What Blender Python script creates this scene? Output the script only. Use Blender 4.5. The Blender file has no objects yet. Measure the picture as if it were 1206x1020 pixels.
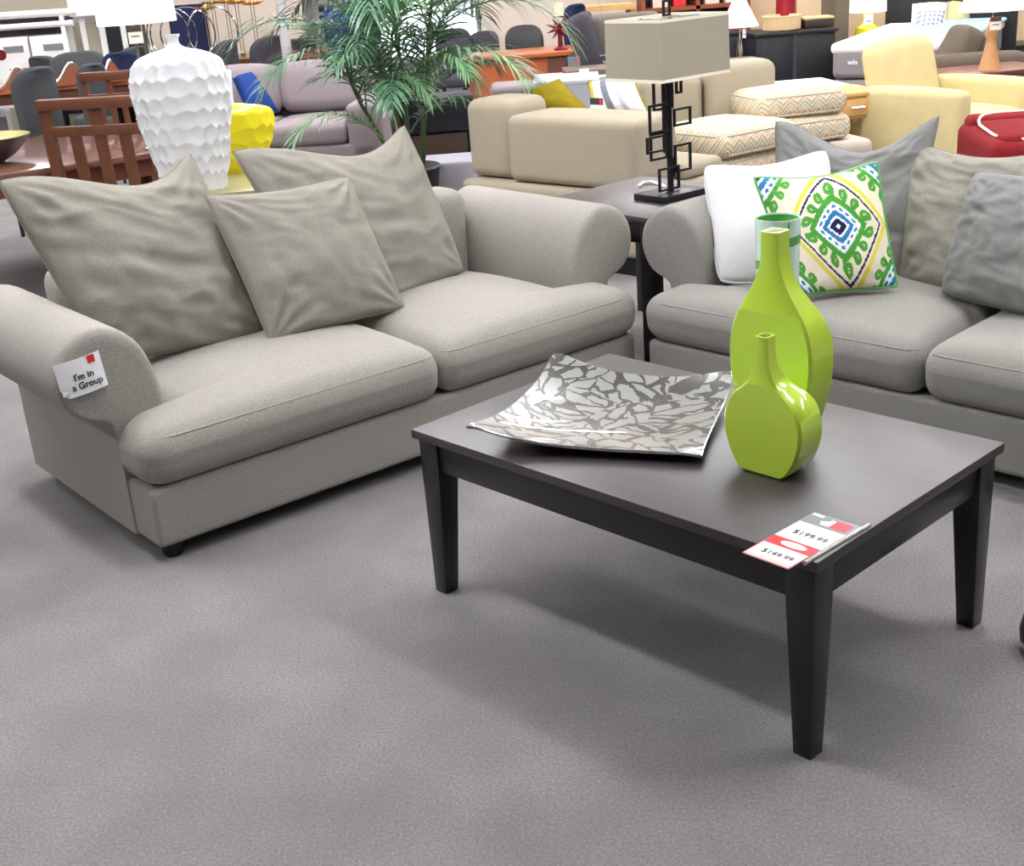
import bpy, bmesh, math, random
import numpy as np
from mathutils import Vector, Matrix, noise

# ------------------------------------------------------------------ camera, world, light
scene = bpy.context.scene
col = scene.collection
PI = math.pi
F_PX, PITCH, ROLL, CAM_H = 1480.0, 0.36626, 0.07448, 1.57208
cam_d = bpy.data.cameras.new('camera')
cam = bpy.data.objects.new('camera', cam_d)
col.objects.link(cam)
cam_d.sensor_fit = 'HORIZONTAL'
cam_d.sensor_width = 36.0
cam_d.lens = 36.0 * F_PX / 1206.0
cam_d.clip_end = 200
_c, _s = math.cos(PITCH), math.sin(PITCH)
_X, _Y, _F = Vector((1, 0, 0)), Vector((0, _s, _c)), Vector((0, _c, -_s))
_cr, _sr = math.cos(ROLL), math.sin(ROLL)
_R, _U = _X * _cr - _Y * _sr, _X * _sr + _Y * _cr
cm = Matrix((( _R.x, _U.x, -_F.x, 0), (_R.y, _U.y, -_F.y, 0), (_R.z, _U.z, -_F.z, CAM_H), (0, 0, 0, 1)))
cam.matrix_world = cm
scene.camera = cam

world = bpy.data.worlds.new('store_ambient')
scene.world = world
world.use_nodes = True
bg = world.node_tree.nodes['Background']
bg.inputs[0].default_value = (0.97, 0.985, 1.0, 1)
bg.inputs[1].default_value = 0.10
scene.view_settings.view_transform = 'Standard'
scene.view_settings.look = 'None'
scene.view_settings.gamma = 1.0
scene.view_settings.use_curve_mapping = False
scene.view_settings.exposure = 0.35
LAMP_POWER = 31.0      # emission strength of the ceiling tubes
CEIL_Z = 3.7


def ray(px, py):
    x, y = px - 603, 510 - py
    X, Y = (_cr * x + _sr * y) / F_PX, (-_sr * x + _cr * y) / F_PX
    return Vector((X, _c + _s * Y, -_s + _c * Y))
def az(px, py, z):                       # point seen at a pixel, at height z
    d = ray(px, py); return Vector((0, 0, CAM_H)) + d * ((z - CAM_H) / d.z)
def ay(px, py, y):                       # point seen at a pixel, at depth y
    d = ray(px, py); return Vector((0, 0, CAM_H)) + d * (y / d.y)
def apl(px, py, P, n):
    d = ray(px, py); o = Vector((0, 0, CAM_H)); return o + d * ((Vector(P) - o).dot(n) / d.dot(n))

# ------------------------------------------------------------------ materials
def lin(h):
    h = h.lstrip('#')
    out = []
    for i in (0, 2, 4):
        c = int(h[i:i + 2], 16) / 255
        out.append(c / 12.92 if c <= 0.04045 else ((c + 0.055) / 1.055) ** 2.4)
    return (*out, 1)
M = {}
def mat(name, hexc, rough=0.6, metal=0.0, spec=0.5, vary=0.0, vscale=8.0, bump=0.0, bscale=60.0, coat=0.0, emit=0.0, trans=0.0, alpha=1.0, stretch=None, sheen=0.0):
    m = bpy.data.materials.new(name); m.use_nodes = True
    nt = m.node_tree; n = nt.nodes; b = n['Principled BSDF']
    b.inputs['Base Color'].default_value = lin(hexc)
    b.inputs['Roughness'].default_value = rough
    b.inputs['Metallic'].default_value = metal
    b.inputs['Specular IOR Level'].default_value = spec
    b.inputs['Coat Weight'].default_value = coat
    b.inputs['Coat Roughness'].default_value = 0.08
    if sheen: b.inputs['Sheen Weight'].default_value = sheen
    if trans: b.inputs['Transmission Weight'].default_value = trans
    if alpha < 1: b.inputs['Alpha'].default_value = alpha
    if emit:
        b.inputs['Emission Color'].default_value = lin(hexc); b.inputs['Emission Strength'].default_value = emit
    tc = n.new('ShaderNodeTexCoord'); src = tc.outputs['Object']
    if stretch:
        mp = n.new('ShaderNodeMapping'); mp.inputs['Scale'].default_value = stretch
        nt.links.new(src, mp.inputs[0]); src = mp.outputs[0]
    if vary:
        t = n.new('ShaderNodeTexNoise'); t.inputs['Scale'].default_value = vscale; t.inputs['Detail'].default_value = 5
        nt.links.new(src, t.inputs['Vector'])
        r = n.new('ShaderNodeMapRange'); r.inputs[1].default_value = 0.3; r.inputs[2].default_value = 0.7
        r.inputs[3].default_value = 1 - vary; r.inputs[4].default_value = 1 + vary
        nt.links.new(t.outputs[0], r.inputs[0])
        mx = n.new('ShaderNodeVectorMath'); mx.operation = 'SCALE'; mx.inputs[0].default_value = lin(hexc)[:3]
        nt.links.new(r.outputs[0], mx.inputs['Scale']); nt.links.new(mx.outputs[0], b.inputs['Base Color'])
    if bump:
        t2 = n.new('ShaderNodeTexNoise'); t2.inputs['Scale'].default_value = bscale; t2.inputs['Detail'].default_value = 3
        nt.links.new(src, t2.inputs['Vector'])
        bp = n.new('ShaderNodeBump'); bp.inputs['Strength'].default_value = bump; bp.inputs['Distance'].default_value = 0.004
        nt.links.new(t2.outputs[0], bp.inputs['Height']); nt.links.new(bp.outputs[0], b.inputs['Normal'])
    M[name] = m
    return m
def fabric(name, hexc, vary=0.10, vs=220, bump=0.35, bs=420, **k):
    return mat(name, hexc, rough=0.95, spec=0.15, vary=vary, vscale=vs, bump=bump, bscale=bs, **k)

fabric('sofa_linen', '#9b9790', vary=0.16, vs=190)
fabric('sofa_linen_cool', '#8f8c87', vary=0.12, vs=190)
fabric('pillow_linen', '#8f8b81', vary=0.14, vs=200)
fabric('pillow_grey', '#81817f', vary=0.10, vs=200)
fabric('white_cotton', '#dededf', vary=0.01)
fabric('cream_fabric', '#a69c89', vary=0.07)
fabric('butter_fabric', '#d2c392', vary=0.05, vs=9)
fabric('mauve_fabric', '#92878a', vary=0.06)
fabric('beige_fabric', '#bfb4a4', vary=0.05)
fabric('red_fabric', '#7c2124', vary=0.07)
fabric('brown_fabric', '#6a6055', vary=0.08)
fabric('charcoal_fabric', '#4c4f52', vary=0.10)
fabric('dark_grey_fabric', '#46434a', vary=0.05)
fabric('navy_fabric', '#1f3a78', vary=0.06)
fabric('navy_panel', '#27304f', vary=0.05)
fabric('pale_blue_fabric', '#cfe0ee', vary=0.02)
fabric('olive_fabric', '#8a7a1c', vary=0.10, vs=30)
fabric('recliner_grey', '#6e675f', vary=0.06)
fabric('shade_linen', '#a69e8d', vary=0.05, vs=300)
fabric('lavender_cover', '#cfcbd6', vary=0.03)
mat('espresso', '#161314', rough=0.28, vary=0.18, vscale=5, stretch=(1, 9, 1), bump=0.04, bscale=120, coat=0.1)
mat('espresso_top_sheen', '#3a3336', rough=0.42, vary=0.12, vscale=5, stretch=(1, 9, 1), coat=0.4)  # espresso with the top's reflection and dusty wear put into a lighter base
M['espresso_top_sheen'].node_tree.nodes['Principled BSDF'].inputs['Coat Roughness'].default_value = 0.38
mat('black_wood', '#1d1a1d', rough=0.45, vary=0.1, vscale=6)
mat('foot_black', '#141313', rough=0.5)
mat('navy_black', '#17171f', rough=0.5)
mat('black_iron', '#16161a', rough=0.4, metal=0.3)
mat('lime_glaze', '#c2e046', rough=0.15, coat=0.5, vary=0.03, vscale=3)
mat('lime_inside', '#4d6210', rough=0.5)
mat('mint_glass', '#cfe9e0', rough=0.16, coat=0.4)
mat('green_band', '#62ab5d', rough=0.2, coat=0.3)
mat('white_ceramic', '#e0e0e2', rough=0.35, coat=0.2)
mat('yellow_ceramic', '#e8da1c', rough=0.3, coat=0.3)
mat('yellow_glass', '#e8dc1a', rough=0.15, coat=0.5)
mat('dining_wood', '#6c4a40', rough=0.22, vary=0.15, vscale=4, stretch=(1, 8, 1), coat=0.3)
mat('chair_wood', '#653b26', rough=0.4, vary=0.15, vscale=5, stretch=(6, 6, 1))
mat('orange_wood', '#b4613a', rough=0.3, vary=0.12, vscale=4, coat=0.2)
mat('walnut', '#6b3d2f', rough=0.4, vary=0.15, vscale=5)
mat('bookcase_wood', '#8d4a2e', rough=0.45, vary=0.12, vscale=5)
mat('oak', '#d0a468', rough=0.45, vary=0.12, vscale=7, stretch=(1, 6, 1))
mat('lamp_oak', '#c58f5f', rough=0.4, vary=0.1, vscale=7)
mat('pale_gold', '#8f8a62', rough=0.35)
mat('bowl_dark', '#3b3531', rough=0.35)
mat('bowl_inside', '#b8ae76', rough=0.3)
mat('chrome', '#d8d8da', rough=0.12, metal=1.0)
mat('gold_metal', '#d8b45c', rough=0.25, metal=0.8)
mat('bronze_metal', '#8d8265', rough=0.3, metal=0.6)
mat('paper', '#f4f4f6', rough=0.6)
mat('card_grey', '#7c8184', rough=0.5)
mat('card_red', '#e0303a', rough=0.5)
mat('ink', '#2b2b30', rough=0.6)
mat('clear_plastic', '#b9b5b0', rough=0.12, trans=0.3, coat=0.5)
mat('box_grey', '#a8aab2', rough=0.6)
mat('box_brown', '#6a574c', rough=0.6)
mat('rack_white', '#f3f2f0', rough=0.4)
mat('shelf_dark', '#3d353a', rough=0.6, vary=0.25, vscale=6)
mat('taupe_panel', '#a59c8a', rough=0.7)
mat('grey_panel', '#6d6350', rough=0.7)
mat('ochre_panel', '#8f6f22', rough=0.6)
mat('wicker', '#d7b98a', rough=0.8, vary=0.3, vscale=60, stretch=(1, 1, 6), bump=0.8, bscale=90)
mat('dark_tray', '#2e2118', rough=0.6)
mat('red_ceramic', '#8f1524', rough=0.25, coat=0.4, bump=0.9, bscale=40)
mat('star_red', '#6a1117', rough=0.4)
mat('candle', '#f4ecc8', rough=0.5)
mat('leaf', '#547c5c', rough=0.38, vary=0.35, vscale=7, coat=0.15)
mat('leaf_pale', '#7ba673', rough=0.4, vary=0.3, vscale=7)
mat('stem', '#55603f', rough=0.6, vary=0.2, vscale=20)
mat('pot_dark', '#1c1a1c', rough=0.5)
mat('soil', '#2a211b', rough=0.95)
mat('wall_paint', '#d6c8ba', rough=0.85, vary=0.02, vscale=1)
mat('wall_peach', '#e0c49e', rough=0.85, vary=0.02, vscale=1)
mat('wall_white', '#e8e6e8', rough=0.8)
mat('trim_white', '#f0efec', rough=0.5)
mat('ceiling_paint', '#dcdad6', rough=0.9)
mat('dark_fascia', '#38323a', rough=0.6)
mat('slate_pane', '#3a4658', rough=0.1, coat=0.5)
mat('pole_paint', '#b9b6b8', rough=0.4)
mat('turquoise', '#9fd3dc', rough=0.8)
mat('piping_cream', '#e6d9cb', rough=0.8)
mat('bulb_shade', '#fff8e6', rough=0.8, emit=0.9)
mat('bulb_shade_cool', '#ffffff', rough=0.8, emit=0.7)
mat('daylight', '#eef2ff', rough=0.5, emit=2.2)
mat('tube_light', '#fbfbff', rough=0.5, emit=LAMP_POWER)
mat('ceiling_fill_glow', '#fbfbff', rough=0.5, emit=LAMP_POWER * 0.28)  # glow for the added slabs that brighten the ceiling
mat('cream_cover', '#efe6d4', rough=0.85)
mat('leather_tan', '#8a4e35', rough=0.45)
mat('mattress_side', '#8e8588', rough=0.8, bump=0.4, bscale=80)
mat('quilt', '#f0ede8', rough=0.85, bump=0.4, bscale=40)
mat('brown_label', '#5a4236', rough=0.6)

def ramp_mat(name, build, rough=0.9, spec=0.15, coat=0.0, metal=0.0):
    m = bpy.data.materials.new(name); m.use_nodes = True
    nt = m.node_tree; b = nt.nodes['Principled BSDF']
    b.inputs['Roughness'].default_value = rough; b.inputs['Specular IOR Level'].default_value = spec
    b.inputs['Coat Weight'].default_value = coat; b.inputs['Metallic'].default_value = metal
    build(nt, nt.nodes, b); M[name] = m
def set_ramp(rp, stops, const=True):
    cr = rp.color_ramp; cr.interpolation = 'CONSTANT' if const else 'LINEAR'
    while len(cr.elements) > 1: cr.elements.remove(cr.elements[-1])
    cr.elements[0].position = stops[0][0]; cr.elements[0].color = lin(stops[0][1])
    for p, c in stops[1:]:
        e = cr.elements.new(p); e.color = lin(c)
def carpet(nt, n, b):
    tc = n.new('ShaderNodeTexCoord')
    t = n.new('ShaderNodeTexNoise'); t.inputs['Scale'].default_value = 150; t.inputs['Detail'].default_value = 6; t.inputs['Roughness'].default_value = 0.75
    t2 = n.new('ShaderNodeTexNoise'); t2.inputs['Scale'].default_value = 2.2; t2.inputs['Detail'].default_value = 4
    for q in (t, t2): nt.links.new(tc.outputs['Object'], q.inputs['Vector'])
    a = n.new('ShaderNodeMath'); a.operation = 'MULTIPLY_ADD'; a.inputs[1].default_value = 0.45
    nt.links.new(t2.outputs[0], a.inputs[0]); nt.links.new(t.outputs[0], a.inputs[2])
    r = n.new('ShaderNodeValToRGB'); set_ramp(r, [(0.42, '#646160'), (0.72, '#827f7e'), (0.98, '#a09d9b')], False)
    nt.links.new(a.outputs[0], r.inputs[0]); nt.links.new(r.outputs[0], b.inputs['Base Color'])
    bp = n.new('ShaderNodeBump'); bp.inputs['Strength'].default_value = 0.5; bp.inputs['Distance'].default_value = 0.006
    nt.links.new(t.outputs[0], bp.inputs['Height']); nt.links.new(bp.outputs[0], b.inputs['Normal'])
ramp_mat('carpet', carpet, 1.0, 0.05)
def shards(nt, n, b):
    tc = n.new('ShaderNodeTexCoord')
    # direction of the shards changes from patch to patch
    pv = n.new('ShaderNodeTexVoronoi'); pv.inputs['Scale'].default_value = 7; nt.links.new(tc.outputs['Object'], pv.inputs['Vector'])
    sep = n.new('ShaderNodeSeparateColor'); nt.links.new(pv.outputs['Color'], sep.inputs[0])
    an = n.new('ShaderNodeMath'); an.operation = 'MULTIPLY'; an.inputs[1].default_value = 3.1; nt.links.new(sep.outputs[0], an.inputs[0])
    vr = n.new('ShaderNodeVectorRotate'); vr.rotation_type = 'Z_AXIS'
    nt.links.new(tc.outputs['Object'], vr.inputs['Vector']); nt.links.new(an.outputs[0], vr.inputs['Angle'])
    wn = n.new('ShaderNodeTexNoise'); wn.inputs['Scale'].default_value = 22; nt.links.new(tc.outputs['Object'], wn.inputs['Vector'])
    wv = n.new('ShaderNodeVectorMath'); wv.operation = 'MULTIPLY_ADD'; wv.inputs[1].default_value = (.035, .035, 0); nt.links.new(wn.outputs['Color'], wv.inputs[0]); nt.links.new(vr.outputs[0], wv.inputs[2])
    mp = n.new('ShaderNodeMapping'); mp.inputs['Scale'].default_value = (10, 26, 1); nt.links.new(wv.outputs[0], mp.inputs[0])
    v = n.new('ShaderNodeTexVoronoi'); v.feature = 'DISTANCE_TO_EDGE'; v.inputs['Scale'].default_value = 1.0
    nt.links.new(mp.outputs[0], v.inputs['Vector'])
    r = n.new('ShaderNodeValToRGB'); set_ramp(r, [(0.0, '#33312e'), (0.075, '#8d8e8a')]); nt.links.new(v.outputs['Distance'], r.inputs[0])
    nt.links.new(r.outputs[0], b.inputs['Base Color'])
    r2 = n.new('ShaderNodeValToRGB'); set_ramp(r2, [(0.0, '#000000'), (0.075, '#808080')]); nt.links.new(v.outputs['Distance'], r2.inputs[0])
    nt.links.new(r2.outputs[0], b.inputs['Metallic'])
    nz = n.new('ShaderNodeTexNoise'); nz.inputs['Scale'].default_value = 90; nt.links.new(tc.outputs['Object'], nz.inputs['Vector'])
    bp = n.new('ShaderNodeBump'); bp.inputs['Strength'].default_value = 0.18; bp.inputs['Distance'].default_value = 0.004
    nt.links.new(nz.outputs[0], bp.inputs['Height']); nt.links.new(bp.outputs[0], b.inputs['Normal'])
ramp_mat('shard_glass', shards, 0.3, 0.5, coat=0.7)
def chevron(nt, n, b):
    uv = n.new('ShaderNodeTexCoord'); s = n.new('ShaderNodeSeparateXYZ'); nt.links.new(uv.outputs['Object'], s.inputs[0])
    tri = n.new('ShaderNodeMath'); tri.operation = 'PINGPONG'; tri.inputs[1].default_value = 0.045; nt.links.new(s.outputs[0], tri.inputs[0])
    ad = n.new('ShaderNodeMath'); ad.operation = 'ADD'; nt.links.new(s.outputs[1], ad.inputs[0]); nt.links.new(tri.outputs[0], ad.inputs[1])
    ad2 = n.new('ShaderNodeMath'); ad2.operation = 'ADD'; nt.links.new(ad.outputs[0], ad2.inputs[0]); nt.links.new(s.outputs[2], ad2.inputs[1])
    nz = n.new('ShaderNodeTexNoise'); nz.inputs['Scale'].default_value = 60; nt.links.new(uv.outputs['Object'], nz.inputs['Vector'])
    ma = n.new('ShaderNodeMath'); ma.operation = 'MULTIPLY_ADD'; ma.inputs[1].default_value = 0.012; nt.links.new(nz.outputs[0], ma.inputs[0]); nt.links.new(ad2.outputs[0], ma.inputs[2])
    dv = n.new('ShaderNodeMath'); dv.operation = 'DIVIDE'; dv.inputs[1].default_value = 0.085; nt.links.new(ma.outputs[0], dv.inputs[0])
    fr = n.new('ShaderNodeMath'); fr.operation = 'FRACT'; nt.links.new(dv.outputs[0], fr.inputs[0])
    r = n.new('ShaderNodeValToRGB')
    set_ramp(r, [(0, '#dccfb2'), (0.22, '#d49c84'), (0.32, '#dccfb2'), (0.45, '#9fae9c'), (0.62, '#dccfb2'), (0.75, '#c9a884'), (0.86, '#b4aea0')])
    nt.links.new(fr.outputs[0], r.inputs[0]); nt.links.new(r.outputs[0], b.inputs['Base Color'])
ramp_mat('chevron_fabric', chevron)
def vcol(nt, n, b):
    a = n.new('ShaderNodeAttribute'); a.attribute_name = 'dye'; nt.links.new(a.outputs['Color'], b.inputs['Base Color'])
    tc = n.new('ShaderNodeTexCoord'); t = n.new('ShaderNodeTexNoise'); t.inputs['Scale'].default_value = 400; nt.links.new(tc.outputs['Object'], t.inputs['Vector'])
    bp = n.new('ShaderNodeBump'); bp.inputs['Strength'].default_value = 0.25; bp.inputs['Distance'].default_value = 0.003
    nt.links.new(t.outputs[0], bp.inputs['Height']); nt.links.new(bp.outputs[0], b.inputs['Normal'])
ramp_mat('printed_cotton', vcol)

# ------------------------------------------------------------------ mesh helpers
class MB:
    def __init__(s): s.v, s.f = [], []
    def add(s, v, f):
        o = len(s.v); s.v += [tuple(p) for p in v]; s.f += [tuple(i + o for i in q) for q in f]; return s
    def box(s, x0, x1, y0, y1, z0, z1):
        return s.add([(x0, y0, z0), (x1, y0, z0), (x1, y1, z0), (x0, y1, z0), (x0, y0, z1), (x1, y0, z1), (x1, y1, z1), (x0, y1, z1)],
                     [(3, 2, 1, 0), (4, 5, 6, 7), (0, 1, 5, 4), (1, 2, 6, 5), (2, 3, 7, 6), (3, 0, 4, 7)])
    def hexa(s, lo, hi):     # two quads (4 points each, counter-clockwise from above)
        return s.add(list(lo) + list(hi), [(3, 2, 1, 0), (4, 5, 6, 7), (0, 1, 5, 4), (1, 2, 6, 5), (2, 3, 7, 6), (3, 0, 4, 7)])
    def tube(s, path, r, n=8, closed=False, caps=True):
        path = [Vector(p) for p in path]; m = len(path); v, f = [], []
        rad = r if isinstance(r, (list, tuple)) else [r] * m
        up = None
        for i, p in enumerate(path):
            a = path[(i - 1) % m] if (closed or i > 0) else p
            b = path[(i + 1) % m] if (closed or i < m - 1) else p
            t = (b - a).normalized()
            if up is None: up = Vector((0, 0, 1)) if abs(t.z) < 0.9 else Vector((1, 0, 0))
            x = t.cross(up); 
            if x.length < 1e-4: x = t.cross(Vector((0.3, 1, 0.2)))
            x.normalize(); y = x.cross(t).normalized(); up = y
            for k in range(n):
                th = 2 * PI * k / n
                v.append(p + (x * math.cos(th) + y * math.sin(th)) * rad[i])
        for i in range(m if closed else m - 1):
            j = (i + 1) % m
            for k in range(n):
                f.append((i * n + k, i * n + (k + 1) % n, j * n + (k + 1) % n, j * n + k))
        if caps and not closed:
            f.append(tuple(range(n - 1, -1, -1))); f.append(tuple((m - 1) * n + k for k in range(n)))
        return s.add(v, f)
    def lathe(s, prof, n=24, c=(0, 0), sx=1.0, sy=1.0, caps=True):
        v, f = [], []
        for r, z in prof:
            for k in range(n):
                th = 2 * PI * k / n; v.append((c[0] + r * math.cos(th) * sx, c[1] + r * math.sin(th) * sy, z))
        for i in range(len(prof) - 1):
            for k in range(n):
                f.append((i * n + k, i * n + (k + 1) % n, (i + 1) * n + (k + 1) % n, (i + 1) * n + k))
        if caps and prof[0][0] > 1e-5: f.append(tuple(range(n - 1, -1, -1)))
        if caps and prof[-1][0] > 1e-5: f.append(tuple((len(prof) - 1) * n + k for k in range(n)))
        return s.add(v, f)
    def loft(s, secs, caps=True):
        n = len(secs[0]); v = [p for q in secs for p in q]; f = []
        for i in range(len(secs) - 1):
            for k in range(n):
                f.append((i * n + k, i * n + (k + 1) % n, (i + 1) * n + (k + 1) % n, (i + 1) * n + k))
        if caps: f.append(tuple(range(n - 1, -1, -1))); f.append(tuple((len(secs) - 1) * n + k for k in range(n)))
        return s.add(v, f)
    def prism(s, out, y0, y1):        # outline in (x, z), extruded along y
        return s.loft([[(x, y0, z) for x, z in out], [(x, y1, z) for x, z in out]])
    def soft(s, x0, x1, y0, y1, z0, z1, r=0.04, crown=0.0, nin=6, extra=((), (), ()), warp=None, crown_all=0.0):
        h = Vector(((x1 - x0) / 2, (y1 - y0) / 2, (z1 - z0) / 2)); c = Vector(((x1 + x0) / 2, (y1 + y0) / 2, (z1 + z0) / 2))
        r = min(r, h.x * 0.98, h.y * 0.98, h.z * 0.98)
        def ticks(H, ex, cc):
            e = [-H, -H + r * 0.18, -H + r * 0.42, -H + r * 0.7, -H + r]
            inn = [(-H + r) + (2 * H - 2 * r) * k / nin for k in range(1, nin)] if H > r * 1.02 else []
            out = e + inn + [-q for q in reversed(e)]
            out += [q - cc for q in ex]
            return sorted(set(round(q, 5) for q in out))
        T = [ticks(h.x, extra[0], c.x), ticks(h.y, extra[1], c.y), ticks(h.z, extra[2], c.z)]
        idx, v, f = {}, [], []
        def vert(p):
            k = tuple(round(q, 5) for q in p)
            if k in idx: return idx[k]
            P = Vector(p); inn = Vector([max(-(h[i] - r), min(h[i] - r, P[i])) for i in range(3)])
            d = P - inn
            q = inn + d.normalized() * r if d.length > 1e-9 else P
            nx, ny, nz = q.x / h.x, q.y / h.y, q.z / h.z
            if crown: q.z += crown * max(0, 1 - nx * nx) ** 0.7 * max(0, 1 - ny * ny) ** 0.7 * max(0, nz)
            if crown_all:
                q.x += crown_all * nx * max(0, 1 - ny * ny) * max(0, 1 - nz * nz)
                q.y += crown_all * ny * max(0, 1 - nx * nx) * max(0, 1 - nz * nz)
                q.z += crown_all * nz * max(0, 1 - nx * nx) * max(0, 1 - ny * ny)
            q = q + c
            if warp: q = Vector(warp(q))
            v.append(q); idx[k] = len(v) - 1; return idx[k]
        for ax in range(3):
            a, b = (ax + 1) % 3, (ax + 2) % 3
            for sg in (-1, 1):
                for i in range(len(T[a]) - 1):
                    for j in range(len(T[b]) - 1):
                        q = []
                        for ii, jj in ((i, j), (i + 1, j), (i + 1, j + 1), (i, j + 1)):
                            p = [0, 0, 0]; p[ax] = sg * h[ax]; p[a] = T[a][ii]; p[b] = T[b][jj]; q.append(vert(p))
                        f.append(tuple(q if sg > 0 else reversed(q)))
        return s.add(v, f)
    def xf(s, mtx):
        s.v = [tuple(mtx @ Vector(p)) for p in s.v]; return s
    def build(s, name, m, parent=None, smooth=None, bevel=0.0, seg=2, loc=None, rot=None):
        me = bpy.data.meshes.new(name); me.from_pydata(s.v, [], s.f); me.update()
        bm = bmesh.new(); bm.from_mesh(me)
        if bevel:
            bmesh.ops.remove_doubles(bm, verts=bm.verts, dist=1e-6)
            ed = [e for e in bm.edges if len(e.link_faces) == 2 and e.calc_face_angle(0) > 0.5]
            bmesh.ops.bevel(bm, geom=ed, offset=bevel, segments=seg, profile=0.5, affect='EDGES', clamp_overlap=True)
        bmesh.ops.recalc_face_normals(bm, faces=bm.faces)
        bm.to_mesh(me); bm.free()
        ang = smooth if smooth is not None else 0.7
        if ang:
            for p in me.polygons: p.use_smooth = True
            me.set_sharp_from_angle(angle=ang)
        me.materials.append(M[m] if isinstance(m, str) else m)
        o = bpy.data.objects.new(name, me); col.objects.link(o)
        if parent: o.parent = parent
        if loc is not None: o.location = loc
        if rot is not None: o.rotation_euler = rot
        return o

def tag(o, label=None, cat=None, group=None, kind=None):
    if label: o['label'] = label
    if cat: o['category'] = cat
    if group: o['group'] = group
    if kind: o['kind'] = kind
    return o
def thing(name, label, cat, loc=(0, 0, 0), rz=0.0, group=None, scale=None):
    o = bpy.data.objects.new(name, None); col.objects.link(o)
    o.empty_display_size = 0.1
    o.location = loc; o.rotation_euler = (0, 0, rz)
    if scale: o.scale = (scale,) * 3 if not isinstance(scale, tuple) else scale
    return tag(o, label, cat, group)
def copy_tree(o, parent=None):
    c = o.copy(); col.objects.link(c); c.parent = parent
    for ch in list(o.children): copy_tree(ch, c)
    return c
def D(a): return math.radians(a)
def words(name, txt, size, m, parent, mtx, bold=0.0, depth=0.0004):
    cu = bpy.data.curves.new(name, 'FONT'); cu.body = txt; cu.size = size; cu.align_x = 'CENTER'; cu.align_y = 'CENTER'
    cu.extrude = depth; cu.offset = bold
    t = bpy.data.objects.new(name + '_c', cu); col.objects.link(t)
    bpy.context.view_layer.update()
    me = bpy.data.meshes.new_from_object(t.evaluated_get(bpy.context.evaluated_depsgraph_get()))
    bpy.data.objects.remove(t); bpy.data.curves.remove(cu)
    me.transform(mtx); me.materials.clear(); me.materials.append(M[m])
    o = bpy.data.objects.new(name, me); col.objects.link(o); o.parent = parent
    return o

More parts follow.
